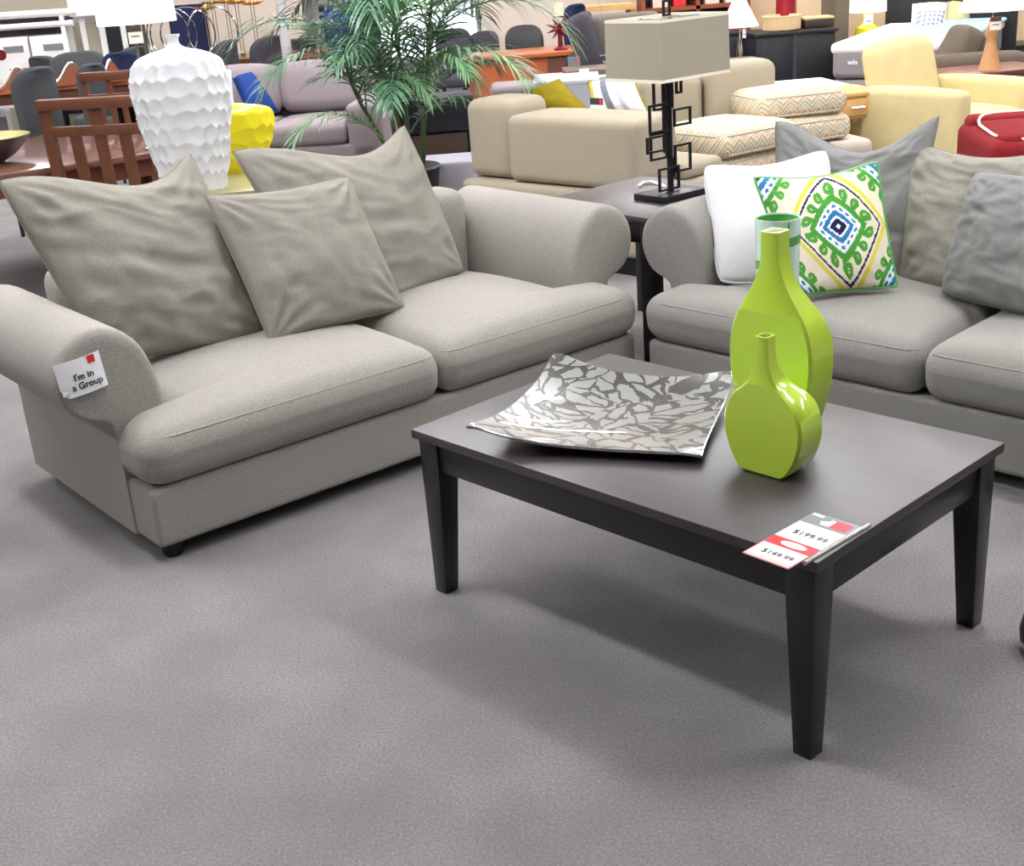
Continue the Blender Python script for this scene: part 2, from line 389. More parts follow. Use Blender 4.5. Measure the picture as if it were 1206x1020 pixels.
def pillow(name, C, thick, m, label, cat, group=None, n=30, pull=0.07, sag=0.0, seed=0, wr=0.012, pw=0.5, dye=None, piping=None, parent=None, seam=True, peak=0.0, dent=0.0, back=1.0, rnd_c=0.03, fold=0.0, crease=0.8):
    """C = bottom-left, bottom-right, top-right, top-left corners in world space, seen from the front."""
    C = [Vector(c) for c in C]
    nrm = ((C[1] - C[0]) + (C[2] - C[3])).cross((C[3] - C[0]) + (C[2] - C[1])).normalized()
    W_ = (C[1] - C[0]).length
    base = (C[0] + C[1] + C[2] + C[3]) / 4; base.z = min(c.z for c in C)
    S = [-1 + 2 * i / n for i in range(n + 1)]
    S = [math.copysign(abs(q) ** 0.85, q) for q in S]
    def pos(s, t):
        s2 = s * (1 - pull * (1 - t * t)); t2 = t * (1 - pull * (1 - s * s))
        cq = s * s * t * t; s2 *= 1 - rnd_c * cq * cq; t2 *= 1 - rnd_c * cq * cq
        if sag:
            qq = 1.5; pp = qq * (1 + peak) / (1 - peak); sg = max(0, 1 + s) ** pp * max(0, 1 - s) ** qq / ((1 + peak) ** pp * (1 - peak) ** qq)
            t2 -= sag * sg * max(0, (t2 + 1) / 2) ** 1.6
        a, b = (s2 + 1) / 2, (t2 + 1) / 2
        return (C[0] * (1 - a) + C[1] * a) * (1 - b) + (C[3] * (1 - a) + C[2] * a) * b
    v, f, uv = [], [], []
    front, rear = {}, {}
    for j, t in enumerate(S):
        for i, s in enumerate(S):
            P = pos(s, t)
            e = max(0, (1 - s * s)) * max(0, (1 - t * t))
            hgt = thick / 2 * e ** pw
            w = noise.noise(Vector((s * 1.7 + seed * 3.1, t * 1.9 - seed, seed))) * 0.75 + 0.45 * noise.noise(Vector((s * 4.2 + seed, t * 3.6, seed * 2.2)))
            # creases that run in from the corners
            cr = 0
            for cs, ct in ((-1, 1), (1, 1), (-1, -1), (1, -1)):
                dx, dy = s - cs, t - ct; dd = math.hypot(dx, dy)
                if dd < 0.9:
                    an = math.atan2(dy, dx)
                    cr += math.sin(an * 14 + seed * 2.3 + cs * 2) * (0.9 - dd) * min(1, dd * 4) * 0.5
            env = min(1, e * 5)
            hh = hgt + (w * wr + cr * wr * crease) * env
            if fold:       # slack folds fanning out under the sagging top edge
                g = noise.noise(Vector((s * 2.4 + seed * 5, t * 6.5 + 1.5 * s, seed * 1.3))); g2 = noise.noise(Vector((s * 1.2 + t * 3.4, t * 2.2 - s * 2.6, seed * 4.7)))
                hh += fold * (1 - abs(g) * 2.6) * env * (.35 + .65 * max(0, t)) + fold * .7 * (1 - abs(g2) * 3) * env
            if dent: hh -= dent * math.exp(-((t + 0.05 + 0.25 * s) / 0.10) ** 2) * env * (0.4 + 0.6 * (1 - abs(s)))
            edge = i in (0, n) or j in (0, n)
            front[i, j] = len(v); v.append(P + nrm * hh); uv.append((s, t))
            if edge: rear[i, j] = front[i, j]
            else: rear[i, j] = len(v); v.append(P - nrm * hgt * back); uv.append((s, t))
    for j in range(n):
        for i in range(n):
            f.append((front[i, j], front[i + 1, j], front[i + 1, j + 1], front[i, j + 1]))
            f.append((rear[i, j], rear[i, j + 1], rear[i + 1, j + 1], rear[i + 1, j]))
    me = bpy.data.meshes.new(name); me.from_pydata([tuple(p - base) for p in v], [], f); me.update()
    for p in me.polygons: p.use_smooth = True
    me.materials.append(M[m])
    if dye:
        at = me.color_attributes.new('dye', 'FLOAT_COLOR', 'POINT')
        for k, (s, t) in enumerate(uv): at.data[k].color = dye(s, t)
    o = bpy.data.objects.new(name, me); col.objects.link(o); o.location = base
    if parent is None: tag(o, label, cat, group)
    else: o.parent = parent
    ring = [pos(-1 + 2 * k / 24, -1) for k in range(24)] + [pos(1, -1 + 2 * k / 24) for k in range(24)] + [pos(1 - 2 * k / 24, 1) for k in range(24)] + [pos(-1, 1 - 2 * k / 24) for k in range(24)]
    if piping:
        MB().tube([p - base for p in ring], 0.006, 6, closed=True).build('piping', piping, o)
    elif seam:
        MB().tube([p - base for p in ring], 0.0022, 5, closed=True).build('seam', m, o)
    return o

# ------------------------------------------------------------------ the setting
fl = MB().box(-14, 14, -6, 22, -0.1, 0).build('floor', 'carpet', smooth=0); tag(fl, 'wide grey low-pile carpet across the whole showroom', kind='structure')
ce = MB().box(-14, 14, -6, 22, CEIL_Z, CEIL_Z + 0.1).build('ceiling', 'ceiling_paint', smooth=0); tag(ce, 'pale ceiling over the showroom', kind='structure')
def wall(name, m, x0, x1, y, z0=0, z1=CEIL_Z, label=''):
    o = MB().box(x0, x1, y, y + 0.15, z0, z1).build(name, m, smooth=0); tag(o, label, kind='structure'); return o
WY = 16.0
wall('wall_back', 'wall_paint', 0.0, 2.2, 14.0, label='beige painted wall behind the desks')
wall('wall_right', 'wall_peach', 2.2, 14, 13.0, label='peach painted wall behind the bed')
o = MB().box(2.2, 14, 12.975, 13.0, 0.0, 0.31).build('baseboard_right', 'trim_white', smooth=0); tag(o, 'tall white baseboard under the peach wall', kind='structure')
wall('wall_left', 'wall_paint', -4.0, -1.95, 14.6, label='pale beige wall panel behind the candle stands')
wall('wall_far', 'wall_white', -14, 0.0, 17.0, label='white wall at the far end of the store')
# dark fascia and windows on the far wall
o = MB().box(-3.0, -0.2, 16.9, 17.0, 1.32, 1.75).build('trim_1', 'dark_fascia', smooth=0); tag(o, 'dark band above the far windows', kind='structure')
def window(name, x0, x1, z0, z1, y, pane, label, cols=2, rows=2):
    fr = MB().box(x0 - .05, x1 + .05, y - .03, y, z0 - .05, z1 + .05).build(name, 'trim_white', smooth=0); tag(fr, label, kind='structure')
    cw, rh = (x1 - x0) / cols, (z1 - z0) / rows
    for i in range(cols):
        for j in range(rows):
            MB().box(x0 + i * cw + .02, x0 + (i + 1) * cw - .02, y - .04, y - .028, z0 + j * rh + .02, z0 + (j + 1) * rh - .02).build('pane', pane, fr, smooth=0)
    return fr
a, b = ay(335, 13, 16.9), ay(360, 60, 16.9)
window('window_1', a.x, b.x, 0.78, 1.12, 16.9, 'box_grey', 'grey glazed window left of the pole', 2, 1)
a, b = ay(374, 13, 16.9), ay(398, 40, 16.9)
window('window_2', a.x, b.x, 0.75, 1.10, 16.9, 'slate_pane', 'dark paned window right of the pole', 2, 3)
window('window_3', -1.35, -0.05, 0.35, 1.65, 16.9, 'daylight', 'bright daylit window behind the palm', 2, 2)
window('window_4', -3.4, -3.0, 0.35, 1.6, 16.9, 'daylight', 'narrow bright window at the far end', 1, 2)
# structural pole
q = ay(340, 78, 10.6); po = MB().lathe([(0.042, 0), (0.042, CEIL_Z)], 16, (q.x, q.y)).lathe([(0.045, 1.13), (0.045, 1.145)], 16, (q.x, q.y)).build('support_pole', 'pole_paint')
tag(po, 'slim grey support pole behind the mauve sofa', 'pole')

# ceiling light fixtures (long fluorescent tubes in shallow housings)
LIGHT_Z = 3.15
def fixture(x, y, L=2.6, w=0.22, rz=-0.8276):
    t = thing('ceiling_light', 'long fluorescent ceiling light in a white housing', 'ceiling light', (x, y, LIGHT_Z), rz, 'ceiling lights')
    MB().box(-L / 2 - .03, L / 2 + .03, -w / 2 - .03, w / 2 + .03, 0.02, 0.06).build('housing', 'trim_white', t, smooth=0)
    MB().box(-L / 2, L / 2, -w / 2, w / 2, 0.0, 0.02).build('diffuser', 'tube_light', t, smooth=0)
    MB().box(-L / 2, L / 2, -w / 2, w / 2, 0.06, 0.075).build('ceiling_fill', 'ceiling_fill_glow', t, smooth=0)  # glowing slab added above the housing to brighten the ceiling
    for xx in (-L * .4, L * .4): MB().tube([(xx, 0, .07), (xx, 0, CEIL_Z - LIGHT_Z)], .006, 6).build('hanger', 'chrome', t)
    return t
fx = fixture(-4.6, 3.0)
for iy, y in enumerate((3.0, 6.0, 9.0, 12.0)):
    for x in (-4.6, -1.3, 1.9, 5.2):
        if (x, y) == (-4.6, 3.0): continue
        c = copy_tree(fx); c.location = (x, y, LIGHT_Z)

# ------------------------------------------------------------------ the two sofas
class Frame:
    def __init__(s, O, ang):
        s.O = Vector((O[0], O[1], 0)); s.a = D(ang); s.u = Vector((math.cos(s.a), math.sin(s.a), 0)); s.v = Vector((-math.sin(s.a), math.cos(s.a), 0))
    def onv(s, px, py, v): return apl(px, py, s.O + s.v * v, s.v)
    def onz(s, px, py, z): return az(px, py, z)
    def w(s, u, v, z): return s.O + s.u * u + s.v * v + Vector((0, 0, z))
S1 = Frame((-1.02, 3.24), 38.2)
S2 = Frame((0.51, 4.334), -48.0)
ARM = [(-.006, .056), (-.006, .33), (-.012, .395), (-.045, .418), (-.085, .432), (-.122, .462), (-.146, .510), (-.150, .560), (-.134, .612),
       (-.100, .652), (-.050, .678), (.005, .682), (.055, .664), (.098, .628), (.128, .575), (.146, .51), (.156, .44), (.160, .36), (.160, .056)]
def sofa(fr, Wd, m, label, D_=0.97, gap=.5):
    t = thing('sofa', label, 'sofa', fr.O, fr.a, 'matching grey sofas')
    MB().soft(0.0, Wd, 0.0, D_ - .02, 0.05, 0.232, r=0.02).build('base', m, t)
    for side in (0, 1):
        secs = []
        cx, cz = 0.0, 0.45
        for yy, k in ((0.150, 0.80), (0.151, 0.90), (0.158, 0.965), (0.172, 0.992), (0.195, 1.0), (0.45, 1.0), (0.7, 1.0), (D_ - .01, 1.0), (D_, 0.97)):
            sec = []
            for x, z in ARM:
                X = cx + (x - cx) * k if z > 0.3 else x * (0.9 + 0.1 * k) + (.004 if x > .1 else 0)
                Z = cz + (z - cz) * k if z > 0.3 else z
                if side: X = Wd - X
                sec.append((X, yy, Z))
            secs.append(sec)
        # finer outline
        def fine(sec):
            out = []
            nn = len(sec)
            for i in range(nn):
                a, b = Vector(sec[i]), Vector(sec[(i + 1) % nn]); out.append(tuple(a))
                if 1 < i < nn - 3:
                    p0, p3 = Vector(sec[i - 1]), Vector(sec[(i + 2) % nn])
                    out.append(tuple((a + b) * 0.5625 - (p0 + p3) * 0.0625))
            return out
        MB().loft([fine(q) for q in secs]).build('arm', m, t, smooth=1.2)
    MB().soft(0.13, Wd - 0.13, D_ - 0.2, D_, 0.2, 0.715, r=0.06, crown=0.01).build('back', m, t)
    for side in (0, 1):
        half = Wd * (gap if side == 0 else 1 - gap)
        def warp(q):
            x, y, z = q
            wgt = max(0, min(1, (0.168 - y) / 0.03)); wgt = wgt * wgt * (3 - 2 * wgt)
            k = max(0, 1 - (x - 0.170) / 0.35) if x >= 0.170 else 1.0
            x = x - 0.182 * wgt * min(1, k)
            # the front edge bellies a little
            y = y - 0.012 * max(0, 1 - abs((z - .33) / .1)) * (1 if y < .1 else 0)
            if side: x = Wd - x
            return (x, y, z)
        ys = tuple(0.10 + 0.008 * k for k in range(12))
        cu = MB().soft(0.170, half - 0.002, -0.02, D_ - 0.2, 0.228, 0.402, r=0.062, crown=0.055, nin=10, extra=((0.23, 0.29, .36), ys, ()), warp=warp).build('seat_cushion', m, t, smooth=1.2)
        pth = [warp(Vector((x, y, 0.378))) for x, y in [(.186, .125), (.186, .07), (.187, .05), (.197, .018), (.216, -.002), (.24, -.008), (.35, -.008), (.5, -.008), (.7, -.008), (half - .07, -.008), (half - .040, -.002), (half - .023, .016), (half - .0165, .045), (half - .016, .10)]]
        MB().tube(pth, 0.0035, 6).build('piping', m, cu)
    for x in (0.06, Wd - 0.06):
        for y in (0.06, D_ - 0.08):
            MB().lathe([(0.026, 0), (0.031, 0.01), (0.034, 0.056)], 16, (x, y)).build('foot', 'foot_black', t)
    return t
sofa(S1, 1.91, 'sofa_linen', 'grey linen sofa with rolled arms and a paper card on its left arm', gap=.535)
sofa(S2, 2.16, 'sofa_linen_cool', 'grey linen sofa carrying the white and the ikat pillows')

# loose pillows on the left sofa
pillow('back_pillow', [S1.onv(122, 428, .52), S1.onv(322, 398, .50), S1.onv(226, 178, .78), S1.onv(-8, 211, .68)], .21, 'pillow_linen',
       'large slouching grey back pillow at the left arm with the card', 'pillow', 'loose grey sofa pillows', seed=1, sag=.26, pull=.01, wr=.020, peak=0.32, dent=.016, n=64, fold=.006)
pillow('back_pillow', [S1.onv(398, 384, .50), S1.onv(550, 321, .60), S1.onv(478, 145, .86), S1.onv(268, 176, .80)], .20, 'pillow_linen',
       'large grey back pillow with one raised peak, in front of the palm', 'pillow', 'loose grey sofa pillows', seed=2, sag=.28, pull=.03, wr=.016, peak=0.30, dent=.012, n=64, fold=.006)
pillow('throw_pillow', [S1.onv(317, 408, .37), S1.onv(480, 364, .37), S1.onv(412, 206, .62), S1.onv(236, 228, .60)], .18, 'pillow_linen',
       'square grey throw pillow in the middle of the left sofa', 'pillow', 'loose grey sofa pillows', seed=3, pull=.05, wr=.013, n=64, fold=.0035, crease=1.9, sag=.05, peak=-.2)
# loose pillows on the right sofa
pillow('back_pillow', [S2.onv(915, 322, .48), S2.onv(1064, 336, .50), S2.onv(1110, 134, .72), S2.onv(911, 141, .66)], .18, 'pillow_grey',
       'dark grey back pillow sagging between two raised corners behind the ikat pillow', 'pillow', 'loose grey sofa pillows', seed=4, sag=.42, pull=.03, wr=.014, peak=0.15, n=64, fold=.008)
pillow('back_pillow', [S2.onv(1056, 336, .48), S2.onv(1240, 375, .48), S2.onv(1240, 178, .70), S2.onv(1072, 164, .68)], .18, 'pillow_linen',
       'grey back pillow behind the rightmost throw pillow', 'pillow', 'loose grey sofa pillows', seed=5, sag=.12, pull=.05, wr=.014, n=56, fold=.009)
pillow('throw_pillow', [S2.onv(1102, 348, .38), S2.onv(1275, 392, .26), S2.onv(1285, 205, .46), S2.onv(1146, 198, .52)], .17, 'pillow_grey',
       'grey throw pillow at the right edge of the picture', 'pillow', 'loose grey sofa pillows', seed=6, sag=.03, pull=.05, wr=.012, n=56, fold=.008, rnd_c=.08)
pillow('white_pillow', [S2.onv(844, 337, .16), S2.onv(985, 336, .34), S2.onv(979, 171, .54), S2.onv(824, 192, .34)], .16, 'white_cotton',
       'plain white square pillow with a corded edge leaning on the arm', 'pillow', seed=7, sag=.14, pull=.06, wr=.006, piping='white_cotton', rnd_c=.10, pw=.42, n=40)

def ikat(s, t):
    NAVY, BLUE, WHT, GRN, CRM, YEL = [lin(h) for h in ('#211f4e', '#3179ad', '#e6eef0', '#4c9a3c', '#e9dfc8', '#d9d24e')]
    jag = 0.020 * noise.noise(Vector((s * 46, t * 4, 1))) + 0.012 * noise.noise(Vector((s * 90, t * 9, 5)))
    def og(x, y):                        # pointed-oval distance
        return (abs(x) / 0.80) ** 1.25 + abs(y) ** 1.05 + jag
    def hook(u, d, per, d0, d1):         # row of scroll hooks: a stalk with a curled head on one side
        k = (u * per) % 1.0 - 0.5; h = (d - d0) / (d1 - d0)
        if h < 0.34: return True
        if abs(k + .16) < .17 and h < .8: return True
        r = math.hypot(k - .02, (h - .68) * 1.1)
        return .11 < r < .36 or math.hypot(k - .06, h - .68) < .05
    def motif(x, y, sc):
        x, y = x / sc, y / sc
        d = og(x, y); an = math.atan2(y, x * 1.2) / (2 * PI)
        if abs(x) + abs(y) < 0.045: return WHT
        if d < 0.13: return NAVY
        if d < 0.175: return WHT
        if d < 0.27: return BLUE
        if d < 0.43:
            k = (an * 14) % 1.0 - .5
            if math.hypot(k * 1.1, (d - .345) / .09) < .34: return BLUE
            return WHT
        if d < 0.86: return GRN if hook(an, d, 14, 0.43, 0.84) else CRM
        return None
    x0, y0 = s - 0.10, t + 0.02
    c = motif(x0, y0, 1.02)
    if c is not None: return c
    d = og(x0 / 1.02, y0 / 1.02)
    if d < 0.90: return CRM
    if d < 0.955: return NAVY
    if d < 1.02: return CRM
    if d < 1.13: return YEL
    cx, cy = (1.12 if s > .1 else -1.02), math.copysign(1.06, t)
    xx, yy = s - cx, t - cy
    dd = og(xx, yy)
    if dd < 0.50:
        c = motif(xx, yy, 1.2)
        if c is not None: return c
    an = math.atan2(yy, xx * 1.2) / (2 * PI)
    if dd < 1.0: return GRN if hook(an + .03, dd, 14, .50, .82) else CRM
    return CRM
pillow('ikat_pillow', [S2.onv(936, 350, .06), S2.onv(1058, 339, .30), S2.onv(1034, 190, .40), S2.onv(886, 208, .17)], .14, 'printed_cotton',
       'green, blue and yellow ikat patterned pillow in front of the white one', 'pillow', n=230, seed=8, sag=.10, pull=.05, wr=.006, dye=ikat, piping='green_band')

# card pinned on the left arm
t = thing('group_card', 'white card reading I\'m in a Group on the sofa arm', 'card', S1.w(-.071, .138, .516), S1.a)
tilt = Matrix.Rotation(D(-5), 4, 'Y')
v, f = [], []
for i in range(9):
    for j in range(5):
        x, z = -.066 + .132 * i / 8, .103 * j / 4
        bend = .010 * ((x / .066) ** 2) - .006
        if i == 0 and j == 0: x += .012; z += .012
        v.append((x, bend, z))
for i in range(8):
    for j in range(4): f.append((i * 5 + j, (i + 1) * 5 + j, (i + 1) * 5 + j + 1, i * 5 + j + 1))
mb = MB().add(v, f); nb = len(v)
mb.add([(x, y + .0012, z) for x, y, z in v], [tuple(reversed(q)) for q in f])
mb.xf(tilt).build('sheet', 'paper', t)
rot = tilt @ Matrix.Rotation(D(90), 4, 'X')
def on_card(x, z, y=-.0075): return tilt @ Matrix.Translation((x, y, z)) @ Matrix.Rotation(D(90), 4, 'X')
words('lettering', "I'm in", .026, 'ink', t, on_card(.004, .052), bold=.0006)
words('lettering', "a Group", .026, 'ink', t, on_card(.008, .026), bold=.0006)
MB().box(.026, .046, -.0068, -.0050, .080, .102).xf(tilt).build('red_corner', 'card_red', t, smooth=0)
MB().add([(-.066, -.006, .012), (-.048, -.014, .020), (-.046, -.006, .004), (-.064, -.003, .028)], [(0, 2, 1), (0, 1, 3)]).xf(tilt).build('torn_flap', 'paper', t, smooth=0)

# ------------------------------------------------------------------ coffee table and what stands on it
TA = -0.8276
Tu, Tv = Vector((math.cos(TA), math.sin(TA), 0)), Vector((-math.sin(TA), math.cos(TA), 0))
TF = Vector((0.553, 2.100, 0)); TL, TW, TH = 1.195, 0.753, 0.46
def tw(u, v, z=0.0): return TF + Tu * u + Tv * v + Vector((0, 0, z))
t = thing('coffee_table', 'dark espresso rectangular coffee table with tapered legs', 'coffee table', TF, TA)
MB().box(-TL, 0, 0, TW, TH - .024, TH).build('table_top', 'espresso_top_sheen', t, bevel=.003)
ov, lw, lb = .013, .066, .043
for sx in (0, 1):
    for sy in (0, 1):
        x0 = -ov if sx else -TL + ov; dx = -1 if sx else 1
        y0 = TW - ov if sy else ov; dy = -1 if sy else 1
        def q(a, b, z): return (x0 + dx * a, y0 + dy * b, z)
        def ring(i, w, z):
            r = [q(i, i, z), q(i + w, i, z), q(i + w, i + w, z), q(i, i + w, z)]
            return r if dx * dy > 0 else r[::-1]
        MB().loft([ring(.003, lb, 0), ring(0, lw, TH - .115), ring(0, lw, TH - .024)]).build('leg', 'espresso', t, bevel=.002, smooth=.5)
ap = .080
MB().box(-TL + ov + lw, -ov - lw, ov + .006, ov + .026, TH - .024 - ap, TH - .024).build('apron', 'espresso', t, bevel=.0015)
MB().box(-TL + ov + lw, -ov - lw, TW - ov - .026, TW - ov - .006, TH - .024 - ap, TH - .024).build('apron', 'espresso', t, bevel=.0015)
MB().box(-ov - .026, -ov - .006, ov + lw, TW - ov - lw, TH - .024 - ap, TH - .024).build('apron', 'espresso', t, bevel=.0015)
MB().box(-TL + ov + .006, -TL + ov + .026, ov + lw, TW - ov - lw, TH - .024 - ap, TH - .024).build('apron', 'espresso', t, bevel=.0015)

# price card hanging over the front edge
t = thing('price_card', 'white price card with grey header and red band on the table corner', 'price card', tw(-.075, .063, TH), TA + D(-2))
MB().box(-.054, .054, -.118, .118, .0015, .0027).build('card', 'paper', t, smooth=0)
MB().box(-.053, .053, .066, .117, .0027, .0031).build('header', 'card_grey', t, smooth=0)
MB().box(.008, .046, .074, .108, .0031, .0035).build('red_square', 'card_red', t, smooth=0)
MB().add([(-.012, .076, .0034), (.014, .078, .0034), (.012, .100, .0034), (-.002, .108, .0034), (-.004, .096, .0034), (-.020, .090, .0034)], [(0, 1, 2, 3, 4, 5)]).build('white_splash', 'paper', t, smooth=0)
MB().box(-.050, -.024, .104, .112, .0031, .0036).build('logo_bar', 'paper', t, smooth=0)
MB().box(-.054, .054, -.052, -.016, .0027, .0031).build('band', 'card_red', t, smooth=0)
mb = MB()
for k in range(14):
    th = 2 * PI * k / 14; mb.v.append((.005 + .030 * math.cos(th), -.034 + .011 * math.sin(th), .0034))
mb.f.append(tuple(range(14))); mb.build('band_scroll', 'paper', t, smooth=0)
mb = MB()
for k in range(9): mb.box(-.016 + k * .0048, -.0133 + k * .0048, -.0345, -.0325, .0034, .0037)
mb.build('band_print', 'card_red', t, smooth=0)
mb = MB(); mb.box(-.054, .054, -.118, -.115, .0027, .0031); mb.box(-.054, -.052, -.118, -.052, .0027, .0031); mb.box(.052, .054, -.118, -.052, .0027, .0031); mb.box(-.052, .052, -.1105, -.1090, .0027, .0031)
mb.build('red_border', 'card_red', t, smooth=0)
words('price', '$199.99', .024, 'ink', t, Matrix.Translation((.004, .020, .0032)))
words('price', '$149.99', .022, 'ink', t, Matrix.Translation((.004, -.084, .0032)))
MB().tube([(.062, -.078, .002), (.062, .135, .002)], .005, 10).build('holder_strip', 'clear_plastic', t)

# curved shard-glass platter
PC = [tw(-.940, -.030, .535), tw(-.466, .250, .484), tw(-.668, .655, .532), tw(-1.150, .486, .540)]
pc = (PC[0] + PC[1] + PC[2] + PC[3]) / 4; pc.z = TH
n = 28; v, f = [], []
for layer in (0, 1):
    for j in range(n + 1):
        for i in range(n + 1):
            a, b = i / n, j / n; s, q = 2 * a - 1, 2 * b - 1
            s2, q2 = s * (1 - .035 * (1 - q * q)), q * (1 - .035 * (1 - s * s)); aa, bb = (s2 + 1) / 2, (q2 + 1) / 2
            P = (PC[0] * (1 - aa) + PC[1] * aa) * (1 - bb) + (PC[3] * (1 - aa) + PC[2] * aa) * bb
            lift = (P.z - TH - .008)
            k = min(1.0, (abs(s) ** 2.2 * 0.56 + abs(q) ** 2.2 * 0.56)); k = k ** 1.2
            P = P - pc; P.z = .008 + lift * k - (.007 if layer else 0)
            v.append(P)
N1 = (n + 1) ** 2
for j in range(n):
    for i in range(n):
        a = j * (n + 1) + i; q = (a, a + 1, a + n + 2, a + n + 1); f.append(q); f.append(tuple(N1 + k for k in reversed(q)))
per = [i for i in range(n)] + [i * (n + 1) + n for i in range(n)] + [n * (n + 1) + n - i for i in range(n)] + [(n - i) * (n + 1) for i in range(n)]
for k in range(len(per)):
    a, b = per[k], per[(k + 1) % len(per)]; f.append((a, N1 + a, N1 + b, b))
o = MB().add(v, f).build('platter', 'shard_glass', smooth=.9); o.location = pc
tag(o, 'square upcurved platter of silver shards on black glass', 'platter')
MB().tube([v[k] + Vector((0, 0, -.003)) for k in per], .0030, 6, closed=True).build('rim', 'chrome', o)

# flat lime vases
def catmull(P, k=6):
    out = []
    for i in range(len(P) - 1):
        p0, p1, p2, p3 = P[max(0, i - 1)], P[i], P[i + 1], P[min(len(P) - 1, i + 2)]
        for j in range(k):
            t_ = j / k
            out.append(tuple(0.5 * ((2 * p1[d]) + (-p0[d] + p2[d]) * t_ + (2 * p0[d] - 5 * p1[d] + 4 * p2[d] - p3[d]) * t_ ** 2 + (-p0[d] + 3 * p1[d] - 3 * p2[d] + p3[d]) * t_ ** 3) for d in (0, 1)))
    out.append(P[-1]); return out
def lime_vase(label, half, loc, th):
    """half: right-hand outline (half width, z) from base to rim"""
    t = thing('lime_vase', label, 'vase', loc, TA, 'flat lime green bottle vases')
    R = catmull(half); out = [(x, z) for x, z in R] + [(-x, z) for x, z in reversed(R)]
    H, wt = half[-1][1], half[-1][0]
    secs = []
    for yy, k in ((0, .0), (.006, 1), (th - .006, 1), (th, .0)):
        ins = (1 - k) * .006
        secs.append([(x - math.copysign(min(ins, abs(x) * .3), x), yy, min(max(z, ins), H)) for x, z in out])
    # body as a prism with the neck drawn in from the back
    def yz(y, z):
        k = max(0, min(1, (z / H - .50) / .34)); k = k * k * (3 - 2 * k)
        return y * (1 - k) + y * min(1.0, (wt * 2.1) / th) * k
    secs = [[(x, yz(y, z), z) for x, y, z in q] for q in secs]
    mb = MB().loft(secs, caps=False)
    # front and back caps as strips across the outline
    nR = len(R)
    for si, flip in ((0, False), (3, True)):
        off = si * 2 * nR
        for k in range(nR - 1):
            q = (off + k, off + k + 1, off + 2 * nR - 2 - k, off + 2 * nR - 1 - k); mb.f.append(q if not flip else q[::-1])
    mb.build('body', 'lime_glaze', t, smooth=.75)
    m_ = wt * .62; y0, y1 = yz(0, H), yz(th, H); g = wt * .38
    MB().box(-m_, m_, y0 + g, y1 - g, H - .004, H + .0008).build('mouth', 'lime_inside', t, smooth=0)
    return t
sm = [(.046, 0), (.066, .014), (.086, .045), (.0985, .085), (.1000, .120), (.092, .152), (.074, .180), (.050, .200), (.031, .222), (.021, .250), (.0165, .285), (.0155, .317)]
lime_vase('small flat lime green bottle vase in front of the tall one', sm, tw(-.324, .275, TH), .088)
lg = [(.042, 0), (.062, .030), (.086, .085), (.1035, .150), (.1100, .215), (.1060, .265), (.092, .310), (.068, .350), (.046, .385), (.031, .420), (.0235, .455), (.0225, .508)]
lime_vase('tall flat lime green bottle vase behind the small one', lg, tw(-.392, .400, TH), .095)

# frosted cylinder vase with green bands
c0 = tw(-.570, .690, TH)
t = thing('cylinder_vase', 'tall frosted mint cylinder vase with green bands', 'vase', c0, 0)
MB().lathe([(.001, .0), (.040, 0), (.046, .002), (.054, .466), (.0535, .470), (.0515, .470), (.0505, .466)], 40, caps=False).build('cylinder', 'mint_glass', t)
MB().lathe([(.0505, .466), (.0495, .405), (.001, .405)], 40, caps=False).build('lining', 'green_band', t)
def band(zf, th0, th1, h):
    v, f = [], []
    for k in range(19):
        th = th0 + (th1 - th0) * k / 18
        for dz in (0, h):
            z = zf + dz + .012 * (k / 18); r = .046 + (.054 - .046) * z / .47 + .0008
            v.append((r * math.cos(th), r * math.sin(th), z))
    for k in range(18): f.append((2 * k, 2 * k + 2, 2 * k + 3, 2 * k + 1))
    MB().add(v, f).build('band', 'green_band', t)
seam_a = D(-76)
for z, a0, a1 in ((.405, seam_a, D(60)), (.285, seam_a, D(60)), (.165, seam_a, D(60)), (.345, D(-200), seam_a), (.22, D(-200), seam_a), (.10, D(-200), seam_a)): band(z, a0, a1, .022)
v = []
for k in range(24):
    z = .02 + .445 * k / 23; r = .046 + .008 * z / .47 + .0009; a_ = seam_a - .12 + .10 * (k / 23) ** 2
    v += [(r * math.cos(a_), r * math.sin(a_), z), (r * math.cos(a_ + .075), r * math.sin(a_ + .075), z)]
MB().add(v, [(2 * k, 2 * k + 1, 2 * k + 3, 2 * k + 2) for k in range(23)]).build('band', 'green_band', t)

# ------------------------------------------------------------------ corner end table and its lamp
EA = D(40.0); ET = Vector((0.578, 4.655, 0))
t = thing('end_table', 'square dark corner table wedged between the two sofas', 'end table', ET, EA)
ES, EH = .66, .60
MB().box(0, ES, 0, ES, EH - .025, EH).build('table_top', 'espresso_top_sheen', t, bevel=.003)
for x in (.008, ES - .068):
    for y in (.008, ES - .068):
        MB().box(x, x + .06, y, y + .06, 0, EH - .025).build('leg', 'black_wood', t, bevel=.002)
for a_ in ((.068, ES - .068, .014, .034), (.068, ES - .068, ES - .034, ES - .014), (.014, .034, .068, ES - .068), (ES - .034, ES - .014, .068, ES - .068)):
    MB().box(*a_, EH - .105, EH - .025).build('apron', 'black_wood', t, bevel=.0015)
lp = az(790, 226, EH + .02); lp.z = EH
LA = D(38)
t = thing('table_lamp', 'table lamp with a rectangular linen shade and open black frames', 'lamp', lp, LA)
MB().box(-.125, .125, -.085, .085, 0, .026).build('base', 'black_iron', t, bevel=.002)
MB().box(-.009, .009, -.009, .009, .026, .46).build('stem', 'black_iron', t, bevel=.001)
MB().box(-.034, -.022, -.006, .006, .18, .46).build('stem', 'black_iron', t, bevel=.001)
